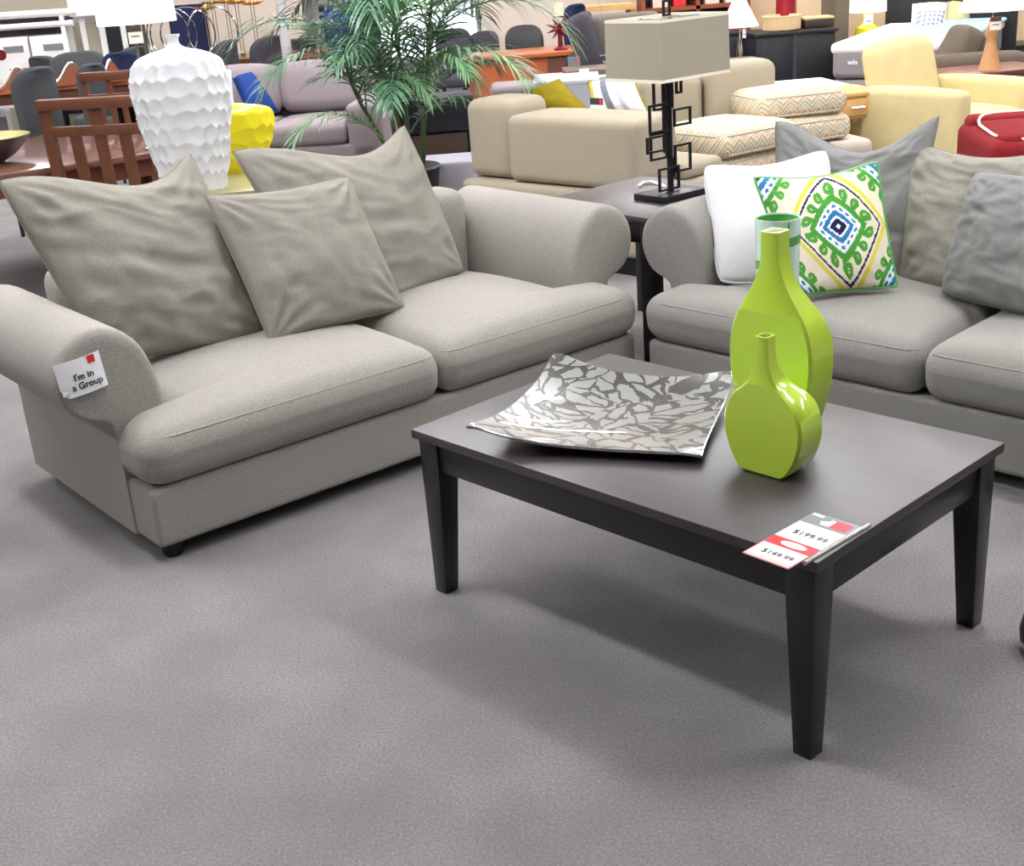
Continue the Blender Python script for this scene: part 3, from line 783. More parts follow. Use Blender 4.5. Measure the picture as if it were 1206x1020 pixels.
def rframe(x0, x1, z0, z1, y):
    x0, x1 = x0 * 1.3, x1 * 1.3
    w = .0045; mb = MB()
    mb.box(x0, x1, y - w, y + w, z0, z0 + 2 * w); mb.box(x0, x1, y - w, y + w, z1 - 2 * w, z1)
    mb.box(x0, x0 + 2 * w, y - w, y + w, z0 + 2 * w, z1 - 2 * w); mb.box(x1 - 2 * w, x1, y - w, y + w, z0 + 2 * w, z1 - 2 * w)
    mb.build('open_frame', 'black_iron', t, smooth=0)
for x0, x1, z0, z1, y in ((-.095, .0, .265, .375, -.012), (.012, .088, .275, .345, -.010), (-.075, .0, .155, .262, .012), (-.108, -.03, .190, .255, -.012),
                          (.012, .085, .095, .205, -.010), (-.062, .028, .032, .125, -.014), (.0, .028, .075, .155, .012), (-.055, .03, .345, .46, .014), (.025, .052, .40, .46, -.008)):
    rframe(x0, x1, z0, z1, y)
# shade: four slightly bowed fabric panels, open top and bottom
z0, z1 = .468, .695
hx, hy = .190, .150
def shade_ring(z, k): return [(-hx * k, -hy * k, z), (hx * k, -hy * k, z), (hx * k, hy * k, z), (-hx * k, hy * k, z)]
mb = MB().loft([shade_ring(z0, 1.0), shade_ring(z1, .985), shade_ring(z1, .965), shade_ring(z0, .98), shade_ring(z0, 1.0)], caps=False)
sh = mb.build('shade', 'shade_linen', t, smooth=0)
for zz, k in ((z0, 1.003), (z1 - .012, .989)):
    MB().loft([shade_ring(zz, k), shade_ring(zz + .012, k), shade_ring(zz + .012, k - .03), shade_ring(zz, k - .03), shade_ring(zz, k)], caps=False).build('trim', 'cream_cover', sh, smooth=0)
MB().tube([(-hx * .97, 0, z1 - .01), (hx * .97, 0, z1 - .01)], .004, 6).tube([(0, -hy * .97, z1 - .01), (0, hy * .97, z1 - .01)], .004, 6).build('harp', 'chrome', t)
MB().tube([(0, 0, .46), (0, 0, z1)], .006, 8).build('harp_rod', 'chrome', t)
w = .004; mb = MB(); mb.box(-.020, .020, -w, w, z1, z1 + 2 * w); mb.box(-.020, .020, -w, w, z1 + .05, z1 + .05 + 2 * w); mb.box(-.020, -.012, -w, w, z1 + 2 * w, z1 + .05); mb.box(.012, .020, -w, w, z1 + 2 * w, z1 + .05); mb.build('finial', 'black_iron', t, smooth=0)
P = [az(752, 219, EH + .008), az(757, 215, EH + .008), az(768, 214, EH + .008), az(778, 217, EH + .008), az(787, 222, EH + .008)]
o = MB().tube([p - P[0] for p in P], .006, 8).build('lamp_cord', 'paper'); o.location = P[0]; tag(o, 'white cord looped behind the black lamp base', 'cord')
o = MB().tube([(0, 0, 0), (.05, .07, 0), (.075, .105, .0)], .006, 8).build('lamp_cord', 'paper'); o.location = az(806, 229, EH + .008); tag(o, 'short white cord end beside the black lamp base', 'cord')

# ------------------------------------------------------------------ behind the left sofa: vases, dining set
VT = Vector((-1.155, 5.52, 0)); VZ = .725
t = thing('side_table', 'pale gold side table holding the white and yellow vases', 'side table', VT, D(8))
MB().box(-.27, .25, -.33, .33, VZ - .03, VZ).build('table_top', 'pale_gold', t, bevel=.004)
for x in (-.23, .21):
    for y in (-.29, .29): MB().box(x - .02, x + .02, y - .02, y + .02, 0, VZ - .03).build('leg', 'pale_gold', t, bevel=.002)
MB().box(-.23, .21, -.29, .29, .15, .17).build('shelf', 'pale_gold', t, bevel=.002)
def dimple_vase(name, m, label, loc, rz, H, prof, depth, flat, rows, per):
    nz, na = 120, 168
    rnd = random.Random(5)
    P = catmull([(r, z) for r, z in prof], 6); zs = [q[1] for q in P]; rs = [q[0] for q in P]
    sites = []
    for r_ in range(rows):
        for k in range(per):
            sites.append(((k + .5 * (r_ % 2) + rnd.uniform(-.16, .16)) / per, (r_ + .5 + rnd.uniform(-.14, .14)) / rows * .92 + .01))
    S_ = np.array(sites); cw, ch = 1 / per, .92 / rows
    v, f = [], []
    for j in range(nz + 1):
        zz = j / nz; r = float(np.interp(zz * H, zs, rs))
        for i in range(na):
            a = i / na
            du = np.abs(S_[:, 0] - a); du = np.minimum(du, 1 - du) / cw; dv = (S_[:, 1] - zz) / ch
            d2 = np.sort(du * du + dv * dv * .8)
            k = max(0.0, 1 - d2[0] / .38)
            fade = max(0, min(1, (.915 - zz) / .04))
            rr = r - depth * k * fade * min(1, r / .1)
            th = 2 * PI * a
            cx_, sy_ = math.cos(th), math.sin(th)
            e = 2 / 2.6
            v.append((rr * math.copysign(abs(cx_) ** e, cx_), rr * flat * math.copysign(abs(sy_) ** e, sy_), zz * H))
    for j in range(nz):
        for i in range(na): f.append((j * na + i, j * na + (i + 1) % na, (j + 1) * na + (i + 1) % na, (j + 1) * na + i))
    f.append(tuple(range(na - 1, -1, -1)))
    t = thing(name, label, 'vase', loc, rz, 'honeycomb dimpled vases')
    MB().add(v, f).build('body', m, t, smooth=.35)
    rt = prof[-1][0]
    MB().lathe([(rt, H - .012), (rt * 1.12, H), (rt * .8, H), (rt * .75, H - .03), (.001, H - .03)], 28, sy=flat * 1.2).build('rim', m, t)
    return t
dimple_vase('dimpled_vase', 'white_ceramic', 'tall white vase with a carved honeycomb surface', (-1.245, 5.33, VZ), D(10), .625,
            [(.125, 0), (.138, .03), (.158, .12), (.182, .23), (.200, .34), (.205, .42), (.194, .49), (.164, .532), (.112, .556), (.050, .570), (.026, .585), (.022, .605), (.027, .625)], .017, .5, 9, 20)
dimple_vase('dimpled_vase', 'yellow_ceramic', 'squat bright yellow vase with a carved honeycomb surface', (-1.165, 5.74, VZ), D(10), .345,
            [(.12, 0), (.15, .03), (.185, .10), (.212, .18), (.218, .23), (.195, .272), (.11, .292), (.05, .300), (.028, .308), (.024, .33), (.028, .345)], .016, .42, 5, 15)

DA = D(34); dv = Vector((math.cos(DA), math.sin(DA), 0)); dn = Vector((-math.sin(DA), math.cos(DA), 0))
D0 = Vector((-2.46, 6.41, 0)); DZ = .70
def dining_table(label, loc, rz, L, Wd, H, m):
    t = thing('dining_table', label, 'table', loc, rz, 'dining tables')
    MB().box(-L / 2, L / 2, 0, Wd, H - .035, H).build('table_top', m, t, bevel=.006)
    for x in (-L / 2 + .05, L / 2 - .13):
        for y in (.05, Wd - .13): MB().box(x, x + .08, y, y + .08, 0, H - .035).build('leg', 'walnut', t, bevel=.004)
    for a_ in ((-L / 2 + .13, L / 2 - .13, .06, .085), (-L / 2 + .13, L / 2 - .13, Wd - .085, Wd - .06), (-L / 2 + .06, -L / 2 + .085, .13, Wd - .13), (L / 2 - .085, L / 2 - .06, .13, Wd - .13)):
        MB().box(*a_, H - .13, H - .035).build('apron', 'walnut', t, bevel=.002)
    return t
dining_table('reddish wood dining table with the slat-back chairs', D0 + dv * .35, DA, 1.9, 1.5, DZ, 'dining_wood')
def slat_chair(label, loc, rz):
    t = thing('slat_chair', label, 'chair', loc, rz, 'wooden slat-back chairs')
    # back posts (rear, y=0), seat towards +y
    for s in (-1, 1):
        MB().hexa([(s * .22 - .02, -.06, 0), (s * .22 + .02, -.06, 0), (s * .22 + .02, -.02, 0), (s * .22 - .02, -.02, 0)],
                  [(s * .22 - .02, -.02, .46), (s * .22 + .02, -.02, .46), (s * .22 + .02, .025, .46), (s * .22 - .02, .025, .46)]).hexa(
                  [(s * .22 - .02, -.02, .46), (s * .22 + .02, -.02, .46), (s * .22 + .02, .025, .46), (s * .22 - .02, .025, .46)],
                  [(s * .22 - .021, -.04, 1.02), (s * .22 + .021, -.04, 1.02), (s * .22 + .021, -.005, 1.02), (s * .22 - .021, -.005, 1.02)]).build('leg', 'chair_wood', t, smooth=.4)
        MB().box(s * .21 - .02, s * .21 + .02, .38, .42, 0, .44).build('leg', 'chair_wood', t, bevel=.002)
    MB().box(-.24, .24, -.055, 0, .985, 1.04).build('top_rail', 'chair_wood', t, bevel=.006)
    MB().box(-.20, .20, -.040, -.010, .855, .905).build('middle_rail', 'chair_wood', t, bevel=.003)
    MB().box(-.20, .20, -.015, .010, .50, .54).build('lower_rail', 'chair_wood', t, bevel=.003)
    for x in (-.105, 0, .105):
        MB().hexa([(x - .024, -.010, .54), (x + .024, -.010, .54), (x + .024, .004, .54), (x - .024, .004, .54)], [(x - .024, -.033, .86), (x + .024, -.033, .86), (x + .024, -.019, .86), (x - .024, -.019, .86)]).build('slat', 'chair_wood', t, smooth=0)
    MB().box(-.024, .024, -.036, -.022, .905, .985).build('slat', 'chair_wood', t, smooth=0)
    MB().soft(-.23, .23, .0, .43, .43, .48, r=.02, crown=.015).build('seat', 'walnut', t)
    MB().box(-.20, .20, .385, .41, .36, .43).build('apron', 'chair_wood', t, bevel=.002)
    return t
q1, q2 = az(47, 117, 1.04), az(180, 110, 1.04)
c = slat_chair('wooden slat-back chair nearest the sofa', ((q1.x + q2.x) / 2, (q1.y + q2.y) / 2, 0), math.atan2(q2.y - q1.y, q2.x - q1.x)); c.scale.x = (q2 - q1).length / .48
q1, q2 = az(88, 88, 1.04), az(152, 84, 1.04)
c = slat_chair('wooden slat-back chair on the far side of the table', ((q1.x + q2.x) / 2, (q1.y + q2.y) / 2 + .15, 0), math.atan2(q2.y - q1.y, q2.x - q1.x)); c.scale.x = (q2 - q1).length / .48
t = thing('bowl', 'wide dark bowl with a pale inside on the dining table', 'bowl', ay(-22, 168, 6.85) * Vector((1, 1, 0)) if False else (ay(-22, 168, 6.85).x, 6.85, DZ), 0)
MB().lathe([(.06, 0), (.09, .002), (.17, .05), (.245, .125), (.255, .14), (.248, .142)], 36, caps=False).build('shell', 'bowl_dark', t)
MB().lathe([(.248, .142), (.235, .125), (.16, .055), (.08, .018), (.001, .015)], 36, caps=False).build('lining', 'bowl_inside', t)

def lamp_shade(mb, r0, r1, z0, z1, n=28):
    return mb.lathe([(r0, z0), (r1, z1), (r1 - .006, z1), (r0 - .006, z0), (r0, z0)], n, caps=False)
def price_tag(t, x, y, z, w=.06, h=.075, m2='brown_label'):
    tg = MB().box(x - w / 2, x + w / 2, y - .002, y, z - h, z).build('price_tag', 'paper', t, smooth=0)
    MB().box(x - w / 2, x + w / 2, y - .003, y - .0021, z - h * .35, z).build('tag_header', m2, tg, smooth=0)
    MB().box(x - w * .3, x + w * .3, y - .003, y - .0021, z - h * .64, z - h * .55).build('tag_print', 'card_grey', tg, smooth=0)
    return tg
q = ay(167, 60, 7.0)
t = thing('table_lamp', 'chrome lamp with a bright white drum shade behind the white vase', 'lamp', (q.x, 7.0, DZ), 0)
zb = ay(165, 27, 7.0).z - DZ
MB().lathe([(.075, 0), (.08, .01), (.03, .025), (.015, .05), (.001, .05)], 24).build('base', 'chrome', t)
MB().tube([(-.022, 0, .03), (-.022, 0, zb + .05)], .008, 8).build('stem', 'chrome', t)
MB().tube([(.022, 0, .03), (.022, 0, zb + .05)], .008, 8).build('stem', 'chrome', t)
lamp_shade(MB(), .205, .19, zb, zb + .28).build('shade', 'bulb_shade', t)
price_tag(t, -.012, -.03, zb - .01, .075, .09, 'dark_fascia')

# upholstered grey dining chairs
def grey_chair(label, px, py, y, ang, w=.46, H=None, m='charcoal_fabric', sc=1.0, back_h=.5):
    q = ay(px, py, y); top = q.z
    t = thing('upholstered_chair', label, 'chair', (q.x, y, 0), D(ang), 'rounded grey upholstered chairs')
    h = w / 2; out = []
    for k in range(13):
        th = PI * k / 12; out.append((h * math.copysign(abs(math.cos(th)) ** .6, math.cos(th)), top - .16 + .16 * math.sin(th) ** .75))
    out = [(h * .92, top - back_h)] + out + [(-h * .92, top - back_h)]
    secs = []
    for yy, k in ((-.035, .93), (-.025, .985), (0, 1), (.025, 1), (.045, .96), (.05, .9)):
        secs.append([(x * k, yy + .10 * ((x / h) ** 2) * 1.0, top - back_h / 2 + (z - top + back_h / 2) * k) for x, z in out])
    MB().loft(secs).build('backrest', m, t, smooth=1.0)
    sz = max(.30, top - back_h)
    MB().soft(-h * .95, h * .95, .02, .44, sz - .03, sz + .07, r=.035, crown=.02).build('seat', m, t)
    for x in (-h * .8, h * .8):
        for yy in (.04, .40): MB().lathe([(.013, 0), (.02, sz - .03)], 10, (x, yy)).build('leg', 'black_wood', t)
    return t
grey_chair('charcoal rounded chair at the end of the wooden table', 46, 78, 8.3, 50, w=.30, back_h=.5)
grey_chair('small charcoal chair in front of the left white board', 43, 66, 12.6, -20, w=.34)
grey_chair('wide charcoal chair back facing the second table', 93, 60, 12.4, 180, w=.54)
grey_chair('low charcoal chair between two folded mats', 110, 74, 10.4, 35, w=.24)
grey_chair('dark blue-grey chair under the black panels', 140, 61, 12.2, 10, w=.36, m='navy_panel')
grey_chair('charcoal chair half behind the white vase', 162, 54, 12.9, 60, w=.34)
grey_chair('dark slanted chair below the candle stands', 274, 46, 11.4, 75, w=.36, m='dark_grey_fabric')
grey_chair('dark chair beside the grey pole', 324, 41, 11.0, 60, w=.40, m='dark_grey_fabric')
grey_chair('black chair tucked behind the vase shoulder', 246, 66, 10.6, 60, w=.30, m='black_wood')
# second and third dining tables
q = az(75, 101, .75)
dining_table('orange-brown dining table set with folded mats', (q.x - .1, q.y, 0), D(6), 2.4, 1.0, .75, 'orange_wood')
q = az(290, 70, .75)
dining_table('orange-brown dining table carrying the candle stands', (q.x - .2, q.y, 0), D(2), 2.0, .9, .75, 'orange_wood')
def folded_mat(label, px, py, w, y=11.35):
    q = ay(px, py, y); t = thing('folded_mat', label, 'place mat', (q.x, y, .752), D(20), 'folded cream place mats')
    v, f = [], []
    for i in range(13):
        x = -w / 2 + w * i / 12; z = .004 + .17 * math.exp(-((x - .02) / (w * .24)) ** 2)
        v += [(x, -.10, z), (x, .10, z)]
    f = [(2 * i, 2 * i + 2, 2 * i + 3, 2 * i + 1) for i in range(12)]
    mb = MB().add(v, f); mb.add([(x, y_, z + .012) for x, y_, z in v], [q[::-1] for q in f]); mb.build('mat', 'cream_cover', t, smooth=1)
    v2 = []
    for i in range(13):
        x = -w / 2 + w * i / 12; z = .17 * math.exp(-((x - .02) / (w * .24)) ** 2)
        v2 += [(x, -.098, 0), (x, -.098, max(.001, z))]
    MB().add(v2, [(2 * i, 2 * i + 2, 2 * i + 3, 2 * i + 1) for i in range(12)]).build('leather_side', 'leather_tan', t, smooth=1)
folded_mat('cream folded mat at the left edge of the second table', 20, 95, .42)
folded_mat('cream folded mat in the middle of the second table', 84, 92, .42)
folded_mat('cream folded mat beside the white vase', 130, 88, .26)

# white display rack at the far left
t = thing('display_rack', 'white metal display rack holding rows of dark folded goods', 'rack', (0, 0, 0), 0)
RY = 13.0
def rline(x0, y0, x1, y1, r, m, nm, y=RY):
    MB().tube([ay(x0, y0, y), ay(x1, y1, y)], r, 8).build(nm, m, t)
rline(-15, 20, 90, 13.5, .035, 'rack_white', 'rail'); rline(-15, 34, 86, 27, .03, 'rack_white', 'rail')
a = ay(74, 29, RY); MB().box(a.x - .02, a.x + .02, RY - .02, RY + .02, 0, a.z + .1).build('post', 'rack_white', t, smooth=0)
a = ay(-12, 29, RY); MB().box(a.x - .02, a.x + .02, RY - .02, RY + .02, 0, a.z + .1).build('post', 'rack_white', t, smooth=0)
a, b = ay(-15, 3, RY + .5), ay(84, 15, RY + .5); MB().box(a.x, b.x, RY + .5, RY + .55, 0, 1.65).build('back_panel', 'taupe_panel', t, smooth=0)
for row, (pa, pb) in enumerate(((20, 31), (33, 44))):
    for k in range(9):
        x = 1 + 8.4 * k; tilt_ = -6.5 * (k / 9)
        a, b = ay(x, pb + tilt_, RY + .15), ay(x + 7.6, pa + tilt_, RY + .15)
        o = MB().soft(a.x, b.x, RY + .06, RY + .4, a.z, b.z, r=.02).build('folded_throw', 'shelf_dark')
        tag(o, ('dark folded goods on the upper rail of the white rack', 'dark folded goods on the lower rail of the white rack')[row], 'folded throw', ('upper', 'lower')[row] + ' row of dark goods on the rack')
def board(label, x0, y0, x1, y1, y, badge):
    a, b = ay(x0, y1, y), ay(x1, y0, y)
    t = thing('display_board', label, 'display board', (a.x, y, 0), D(0), 'white display boards')
    w = b.x - a.x
    MB().box(0, w, 0, .04, a.z - .35, b.z).build('panel', 'rack_white', t, smooth=0)
    if badge:
        MB().box(w - .24, w - .05, -.004, 0, b.z - .14, b.z - .08).build('badge', 'card_grey', t, smooth=0)
        MB().box(w - .22, w - .04, -.004, 0, b.z - .30, b.z - .285).build('print_line', 'card_grey', t, smooth=0)
    return t
t_ = board('white display board with a pink spot at the far left', -15, 43, 31, 85, 12.7, True)
a = ay(1, 65, 12.69); MB().lathe([(.05, 0), (.05, .003), (.001, .003)], 16).xf(Matrix.Translation((a.x - t_.location.x, -.001, a.z)) @ Matrix.Rotation(D(90), 4, 'X')).build('pink_spot', 'star_red', t_)
board('white display board right of the dark gap', 41, 40, 78, 80, 12.7, True)
a, b = ay(30, 62, 12.75), ay(40, 42, 12.75); o = MB().box(a.x, b.x, 12.78, 12.82, a.z - .1, b.z).build('gap_panel', 'dark_fascia', smooth=0); tag(o, 'dark panel filling the gap between the white boards', 'panel')
# tall white cabinet / door frames
def panel(name, label, cat, x0, y0, x1, y1, y, m, th=.06, floor=False):
    a, b = ay(x0, y1, y), ay(x1, y0, y)
    o = MB().box(0, b.x - a.x, 0, th, (-a.z if floor else 0), b.z - a.z).build(name, m, smooth=0, bevel=0); o.location = a
    return tag(o, label, cat)
panel('overhead_sign', 'white overhead panel above the glazed frames', 'panel', 82, -8, 121, 20, 13.0, 'rack_white')
t = thing('glazed_frame', 'white framed glazed partition at the far left', 'partition', (ay(84, 60, 13.2).x, 13.2, 0), 0)
w = ay(124, 60, 13.2).x - t.location.x; zt = ay(100, 22, 13.2).z
for x in (0, w * .38, w * .92): MB().box(x, x + .05, 0, .05, 0, zt).build('stile', 'rack_white', t, smooth=0)
for x0_, x1_ in ((.05, w * .38), (w * .38 + .05, w * .92)): MB().box(x0_, x1_, .015, .03, .2, zt - .03).build('pane', 'taupe_panel', t, smooth=0)
t = thing('black_partition', 'black panelled partition behind the white lamp', 'partition', (ay(122, 60, 13.2).x, 13.25, 0), 0)
w = ay(172, 60, 13.2).x - t.location.x
MB().box(0, w, .02, .06, 0, ay(140, 24, 13.2).z).build('panel', 'navy_black', t, smooth=0)
MB().box(w * .45, w * .45 + .05, 0, .02, 0, ay(140, 24, 13.2).z).build('stile', 'rack_white', t, smooth=0)

# navy screen, candle stands and hoops on the third table
panel('navy_screen', 'navy blue screen behind the white vase neck', 'screen', 205, 4, 240, 64, 13.4, 'navy_panel', floor=True)
zt3 = .75
def candle_stand(label, px, topy, y):
    q = ay(px, topy, y); h = q.z - zt3 + .03
    b = ay(px, 62, y)
    t = thing('candle_stand', label, 'candle stand', (ay(px + 6, 45, y).x, y, zt3), 0, 'gold candle stands')
    MB().lathe([(.07, 0), (.075, .01), (.02, .03), (.03, .06), (.018, .08), (.001, .085)], 16).build('base', 'bronze_metal', t)
    for s in (-.014, .014): MB().tube([(s, 0, .06), (s, 0, h)], .005, 6).build('rod', 'bronze_metal', t)
    mb = MB()
    for k in range(7):
        th = 2 * PI * k / 7
        d = Vector((math.cos(th), math.sin(th), 0)); s_ = Vector((-d.y, d.x, 0))
        mb.add([d * .015, d * .07 + s_ * .035 + Vector((0, 0, .02)), d * .13 + Vector((0, 0, .035)), d * .07 - s_ * .035 + Vector((0, 0, .02)), d * .07 + Vector((0, 0, .005))], [(0, 1, 4), (1, 2, 4), (2, 3, 4), (3, 0, 4)])
    mb.xf(Matrix.Translation((0, 0, h))).build('petal_dish', 'gold_metal', t)
    MB().lathe([(.022, h + .005), (.024, h + .03), (.018, h + .055), (.001, h + .058)], 12).build('cup', 'gold_metal', t)
candle_stand('low gold petal candle stand nearest the lamp shade', 241, 16, 12.9)
candle_stand('tall gold petal candle stand second from the left', 250, 9, 13.3)
candle_stand('tall gold petal candle stand in the middle of the table', 266, 8, 13.1)
candle_stand('tall gold petal candle stand right of the middle', 278, 9, 12.9)
candle_stand('gold petal candle stand with twin rods near the pole', 296, 10, 12.9)
for k, (x, w_) in enumerate(((212, .20), (220, .22), (240, .26), (268, .24))):
    q = ay(x, 38, 13.0)
    t = thing('hoop_stand', ('silver hoop closest to the lamp shade', 'silver hoop second from the lamp shade', 'wide silver hoop before the navy screen', 'silver hoop among the candle stands')[k], 'hoop', (q.x - w_ * .6, 13.0, zt3), D(12), 'silver hoops on the far table')
    MB().tube([(w_ * math.cos(a_), 0, .27 + .25 * math.sin(a_)) for a_ in [PI * 2 * j / 40 for j in range(40)]], .009, 6, closed=True).build('ring', 'chrome', t)
    MB().box(-.05, .05, -.04, .04, 0, .02).build('base', 'chrome', t, bevel=.003)
# red cabinet far behind the pole
t = thing('red_cabinet', 'small red cabinet with white notices behind the pole', 'cabinet', (ay(338, 60, 15.5).x, 15.5, 0), 0)
w = ay(360, 60, 15.5).x - t.location.x; zt = ay(350, 31, 15.5).z
MB().box(0, w, 0, .4, 0, zt).build('body', 'star_red', t, bevel=.005)
for x, z in ((.12, zt - .1), (.14, zt - .26)): MB().box(x, x + .08, -.006, 0, z - .09, z).build('notice', 'paper', t, smooth=0)
panel('dark_display', 'dark display case below the red cabinet', 'display case', 336, 46, 372, 66, 14.0, 'navy_black', th=.4, floor=True)
o = MB().soft(0, .5, 0, .4, 0, .45, r=.14).build('blue_stool', 'navy_fabric'); o.location = ay(343, 72, 12.0) - Vector((0, 0, .4)); tag(o, 'pale blue padded seat beside the pole', 'seat'); o.data.materials[0] = M['pale_blue_fabric']; o.location.z = 0; o.scale = (1, 1, 1.35); 

# ------------------------------------------------------------------ mauve sofa
def block_sofa(name, label, loc, rz, Wd, Dp, m, seat_z=.45, back_z=.85, arm_z=.6, arm_w=.2, n=2, back_t=.28, cat='sofa', legs='foot_black', cushion=True, group=None):
    t = thing(name, label, cat, loc, rz, group)
    MB().soft(-Wd / 2, Wd / 2, 0, Dp, .07, seat_z - .14, r=.03).build('base', m, t)
    for s in (-1, 1):
        x0, x1 = sorted((s * Wd / 2, s * (Wd / 2 - arm_w)))
        MB().soft(x0, x1, 0, Dp - .05, .075, arm_z, r=.05, crown=.012).build('arm', m, t)
    MB().soft(-Wd / 2 + .02, Wd / 2 - .02, Dp - .2, Dp, .08, back_z - .06, r=.05).build('back', m, t)
    iw = (Wd - 2 * arm_w) / n
    for k in range(n):
        x0 = -Wd / 2 + arm_w + k * iw
        MB().soft(x0 + .003, x0 + iw - .003, -.01, Dp - .2, seat_z - .14, seat_z, r=.045, crown=.03).build('seat_cushion', m, t)
        if cushion:
            sl = Matrix.Translation((0, Dp - .2, seat_z)) @ Matrix.Rotation(D(-12), 4, 'X') @ Matrix.Translation((0, -(Dp - .2), -seat_z))
            MB().soft(x0 + .005, x0 + iw - .005, Dp - .2 - back_t + .08, Dp - .2, seat_z + .01, back_z, r=.07, crown=.02, crown_all=.015).xf(sl).build('back_cushion', m, t)
    for x in (-Wd / 2 + .07, Wd / 2 - .07):
        for y in (.07, Dp - .07): MB().lathe([(.022, 0), (.03, .072)], 12, (x, y)).build('foot', legs, t)
    return t
MS = Vector((-1.62, 9.15, 0))
block_sofa('mauve_sofa', 'mauve upholstered sofa with loose back cushions behind the yellow vase', MS, D(-6), 1.75, 1.0, 'mauve_fabric', seat_z=.51, back_z=.86, arm_z=.64, arm_w=.26, n=2)
pillow('blue_pillow', [ay(290, 130, 9.3), ay(330, 132, 9.4), ay(296, 84, 9.75), ay(273, 92, 9.65)], .16, 'navy_fabric', 'royal blue velvet pillow on the mauve sofa', 'pillow', n=16, seed=11, wr=.01)
pillow('pale_pillow', [ay(250, 122, 9.25), ay(276, 126, 9.25), ay(272, 82, 9.6), ay(245, 78, 9.6)], .14, 'pale_blue_fabric', 'pale blue pillow between the white vase and the blue pillow', 'pillow', n=16, seed=12, wr=.006)

# ------------------------------------------------------------------ palm
PB = Vector((-.52, 7.75, 0))
t = thing('potted_palm', 'tall leafy palm behind the left sofa in a dark pot', 'plant', PB, 0)
pot = MB().lathe([(.14, 0), (.15, .01), (.20, .36), (.215, .38), (.20, .39), (.185, .37), (.16, .34), (.001, .34)], 32).build('pot', 'pot_dark', t)
MB().lathe([(.001, .345), (.182, .345), (.182, .33), (.001, .33)], 24).build('soil', 'soil', t)
rnd = random.Random(21)
def frond(base, az_, elev, L, droop, mname, wide=1.0, twist=0.0):
    """one palm leaf: a drooping rachis with two rows of narrow leaflets"""
    mb = MB(); N = 26
    d = Vector((math.cos(az_) * math.cos(elev), math.sin(az_) * math.cos(elev), math.sin(elev)))
    pts = []; p = Vector(base); e = elev
    for k in range(N + 1):
        pts.append(p.copy())
        d = Vector((math.cos(az_) * math.cos(e), math.sin(az_) * math.cos(e), math.sin(e)))
        p = p + d * (L / N); e -= droop / N * (0.4 + 1.4 * k / N)
    mb.tube(pts, [.0065 * (1 - .8 * k / N) for k in range(N + 1)], 5)
    side = Vector((-math.sin(az_), math.cos(az_), 0))
    for k in range(4, N + 1):
        for s in (-1, 1):
            for h in (0,):
                kk = min(N - .001, k - h) ; i = int(kk); fr_ = kk - i
                P = pts[i].lerp(pts[min(N, i + 1)], fr_); tan = (pts[min(N, i + 1)] - pts[max(0, i - 1)]).normalized()
                up = side.cross(tan); up = up if up.z > 0 else -up
                pr = kk / N; ln = (.34 * math.sin(PI * min(1, pr * .80 + .10)) ** .6 + .05) * wide * rnd.uniform(.85, 1.1) * L / 1.1
                ang = D(62 - 34 * pr) + rnd.uniform(-.1, .1)
                dr = tan * math.cos(ang) + side * s * math.sin(ang) + up * rnd.uniform(.05, .35)
                dr.normalize(); wv = dr.cross(up).normalized(); wd = .0068 * wide
                seg = []
                P2 = P.copy(); dd = dr.copy()
                for m_ in range(5):
                    wq = wd * (0.55, 1.0, .95, .62, .05)[m_]
                    seg.append((P2 + wv * wq, P2 - wv * wq)); P2 = P2 + dd * (ln / 4); dd = (dd + Vector((0, 0, -.26))).normalized()
                v = [q for pr_ in seg for q in pr_]
                mb.add(v, [(2 * q, 2 * q + 1, 2 * q + 3, 2 * q + 2) for q in range(4)])
    return mb.build('frond', mname, t, smooth=.9)
stems = [((-.05, .0, .34), (-.14, -.05, 1.55)), ((.05, -.02, .34), (.30, -.05, 1.5)), ((.0, .05, .34), (.03, .1, 1.7)), ((-.02, -.05, .34), (-.02, -.15, 1.0)), ((.08, .02, .34), (.16, -.1, .95)), ((-.08, .02, .34), (-.28, -.1, 1.0))]
for a_, b_ in stems:
    a_, b_ = Vector(a_), Vector(b_); MB().tube([a_.lerp(b_, k / 6) + Vector((.02 * math.sin(k), 0, 0)) for k in range(7)], [.016 - .0012 * k for k in range(7)], 7).build('stem', 'stem', t)
spec = []
for si, (a_, b_) in enumerate(stems):
    a_, b_ = Vector(a_), Vector(b_)
    nfr = 10 if b_.z > 1.3 else 7
    for k in range(nfr):
        f_ = .45 + .55 * (k + 1) / nfr
        p = a_.lerp(b_, f_)
        azm = (k * 2.4 + si * 1.1) % (2 * PI)
        spec.append((p, azm, D(62 if k < nfr - 1 else 75), rnd.uniform(.75, 1.0) * (1.0 if b_.z > 1.3 else .8), rnd.uniform(1.5, 2.1)))
spec += [((.28, -.08, 1.3), D(-5), D(45), 1.05, 2.0), ((.28, -.05, 1.38), D(-25), D(60), 1.1, 2.1), ((.22, -.1, .85), D(-18), D(35), .75, 1.7), ((-.15, -.08, 1.3), D(190), D(55), 1.0, 2.0), ((.2, -.08, 1.12), D(-12), D(38), 1.0, 1.9), ((.12, -.08, .95), D(-30), D(30), .8, 1.6), ((-.2, -.05, 1.1), D(188), D(40), .95, 2.0), ((-.12, -.06, .95), D(205), D(35), .85, 1.9), ((.05, -.1, .6), D(-40), D(48), .7, 1.7), ((-.1, -.1, .55), D(215), D(50), .7, 1.8), ((0, -.1, .7), D(-90), D(55), .7, 1.8)]
for i, (p, azm, el, L, dr) in enumerate(spec):
    frond(p, azm, el, L, dr, 'leaf' if i % 4 else 'leaf_pale')

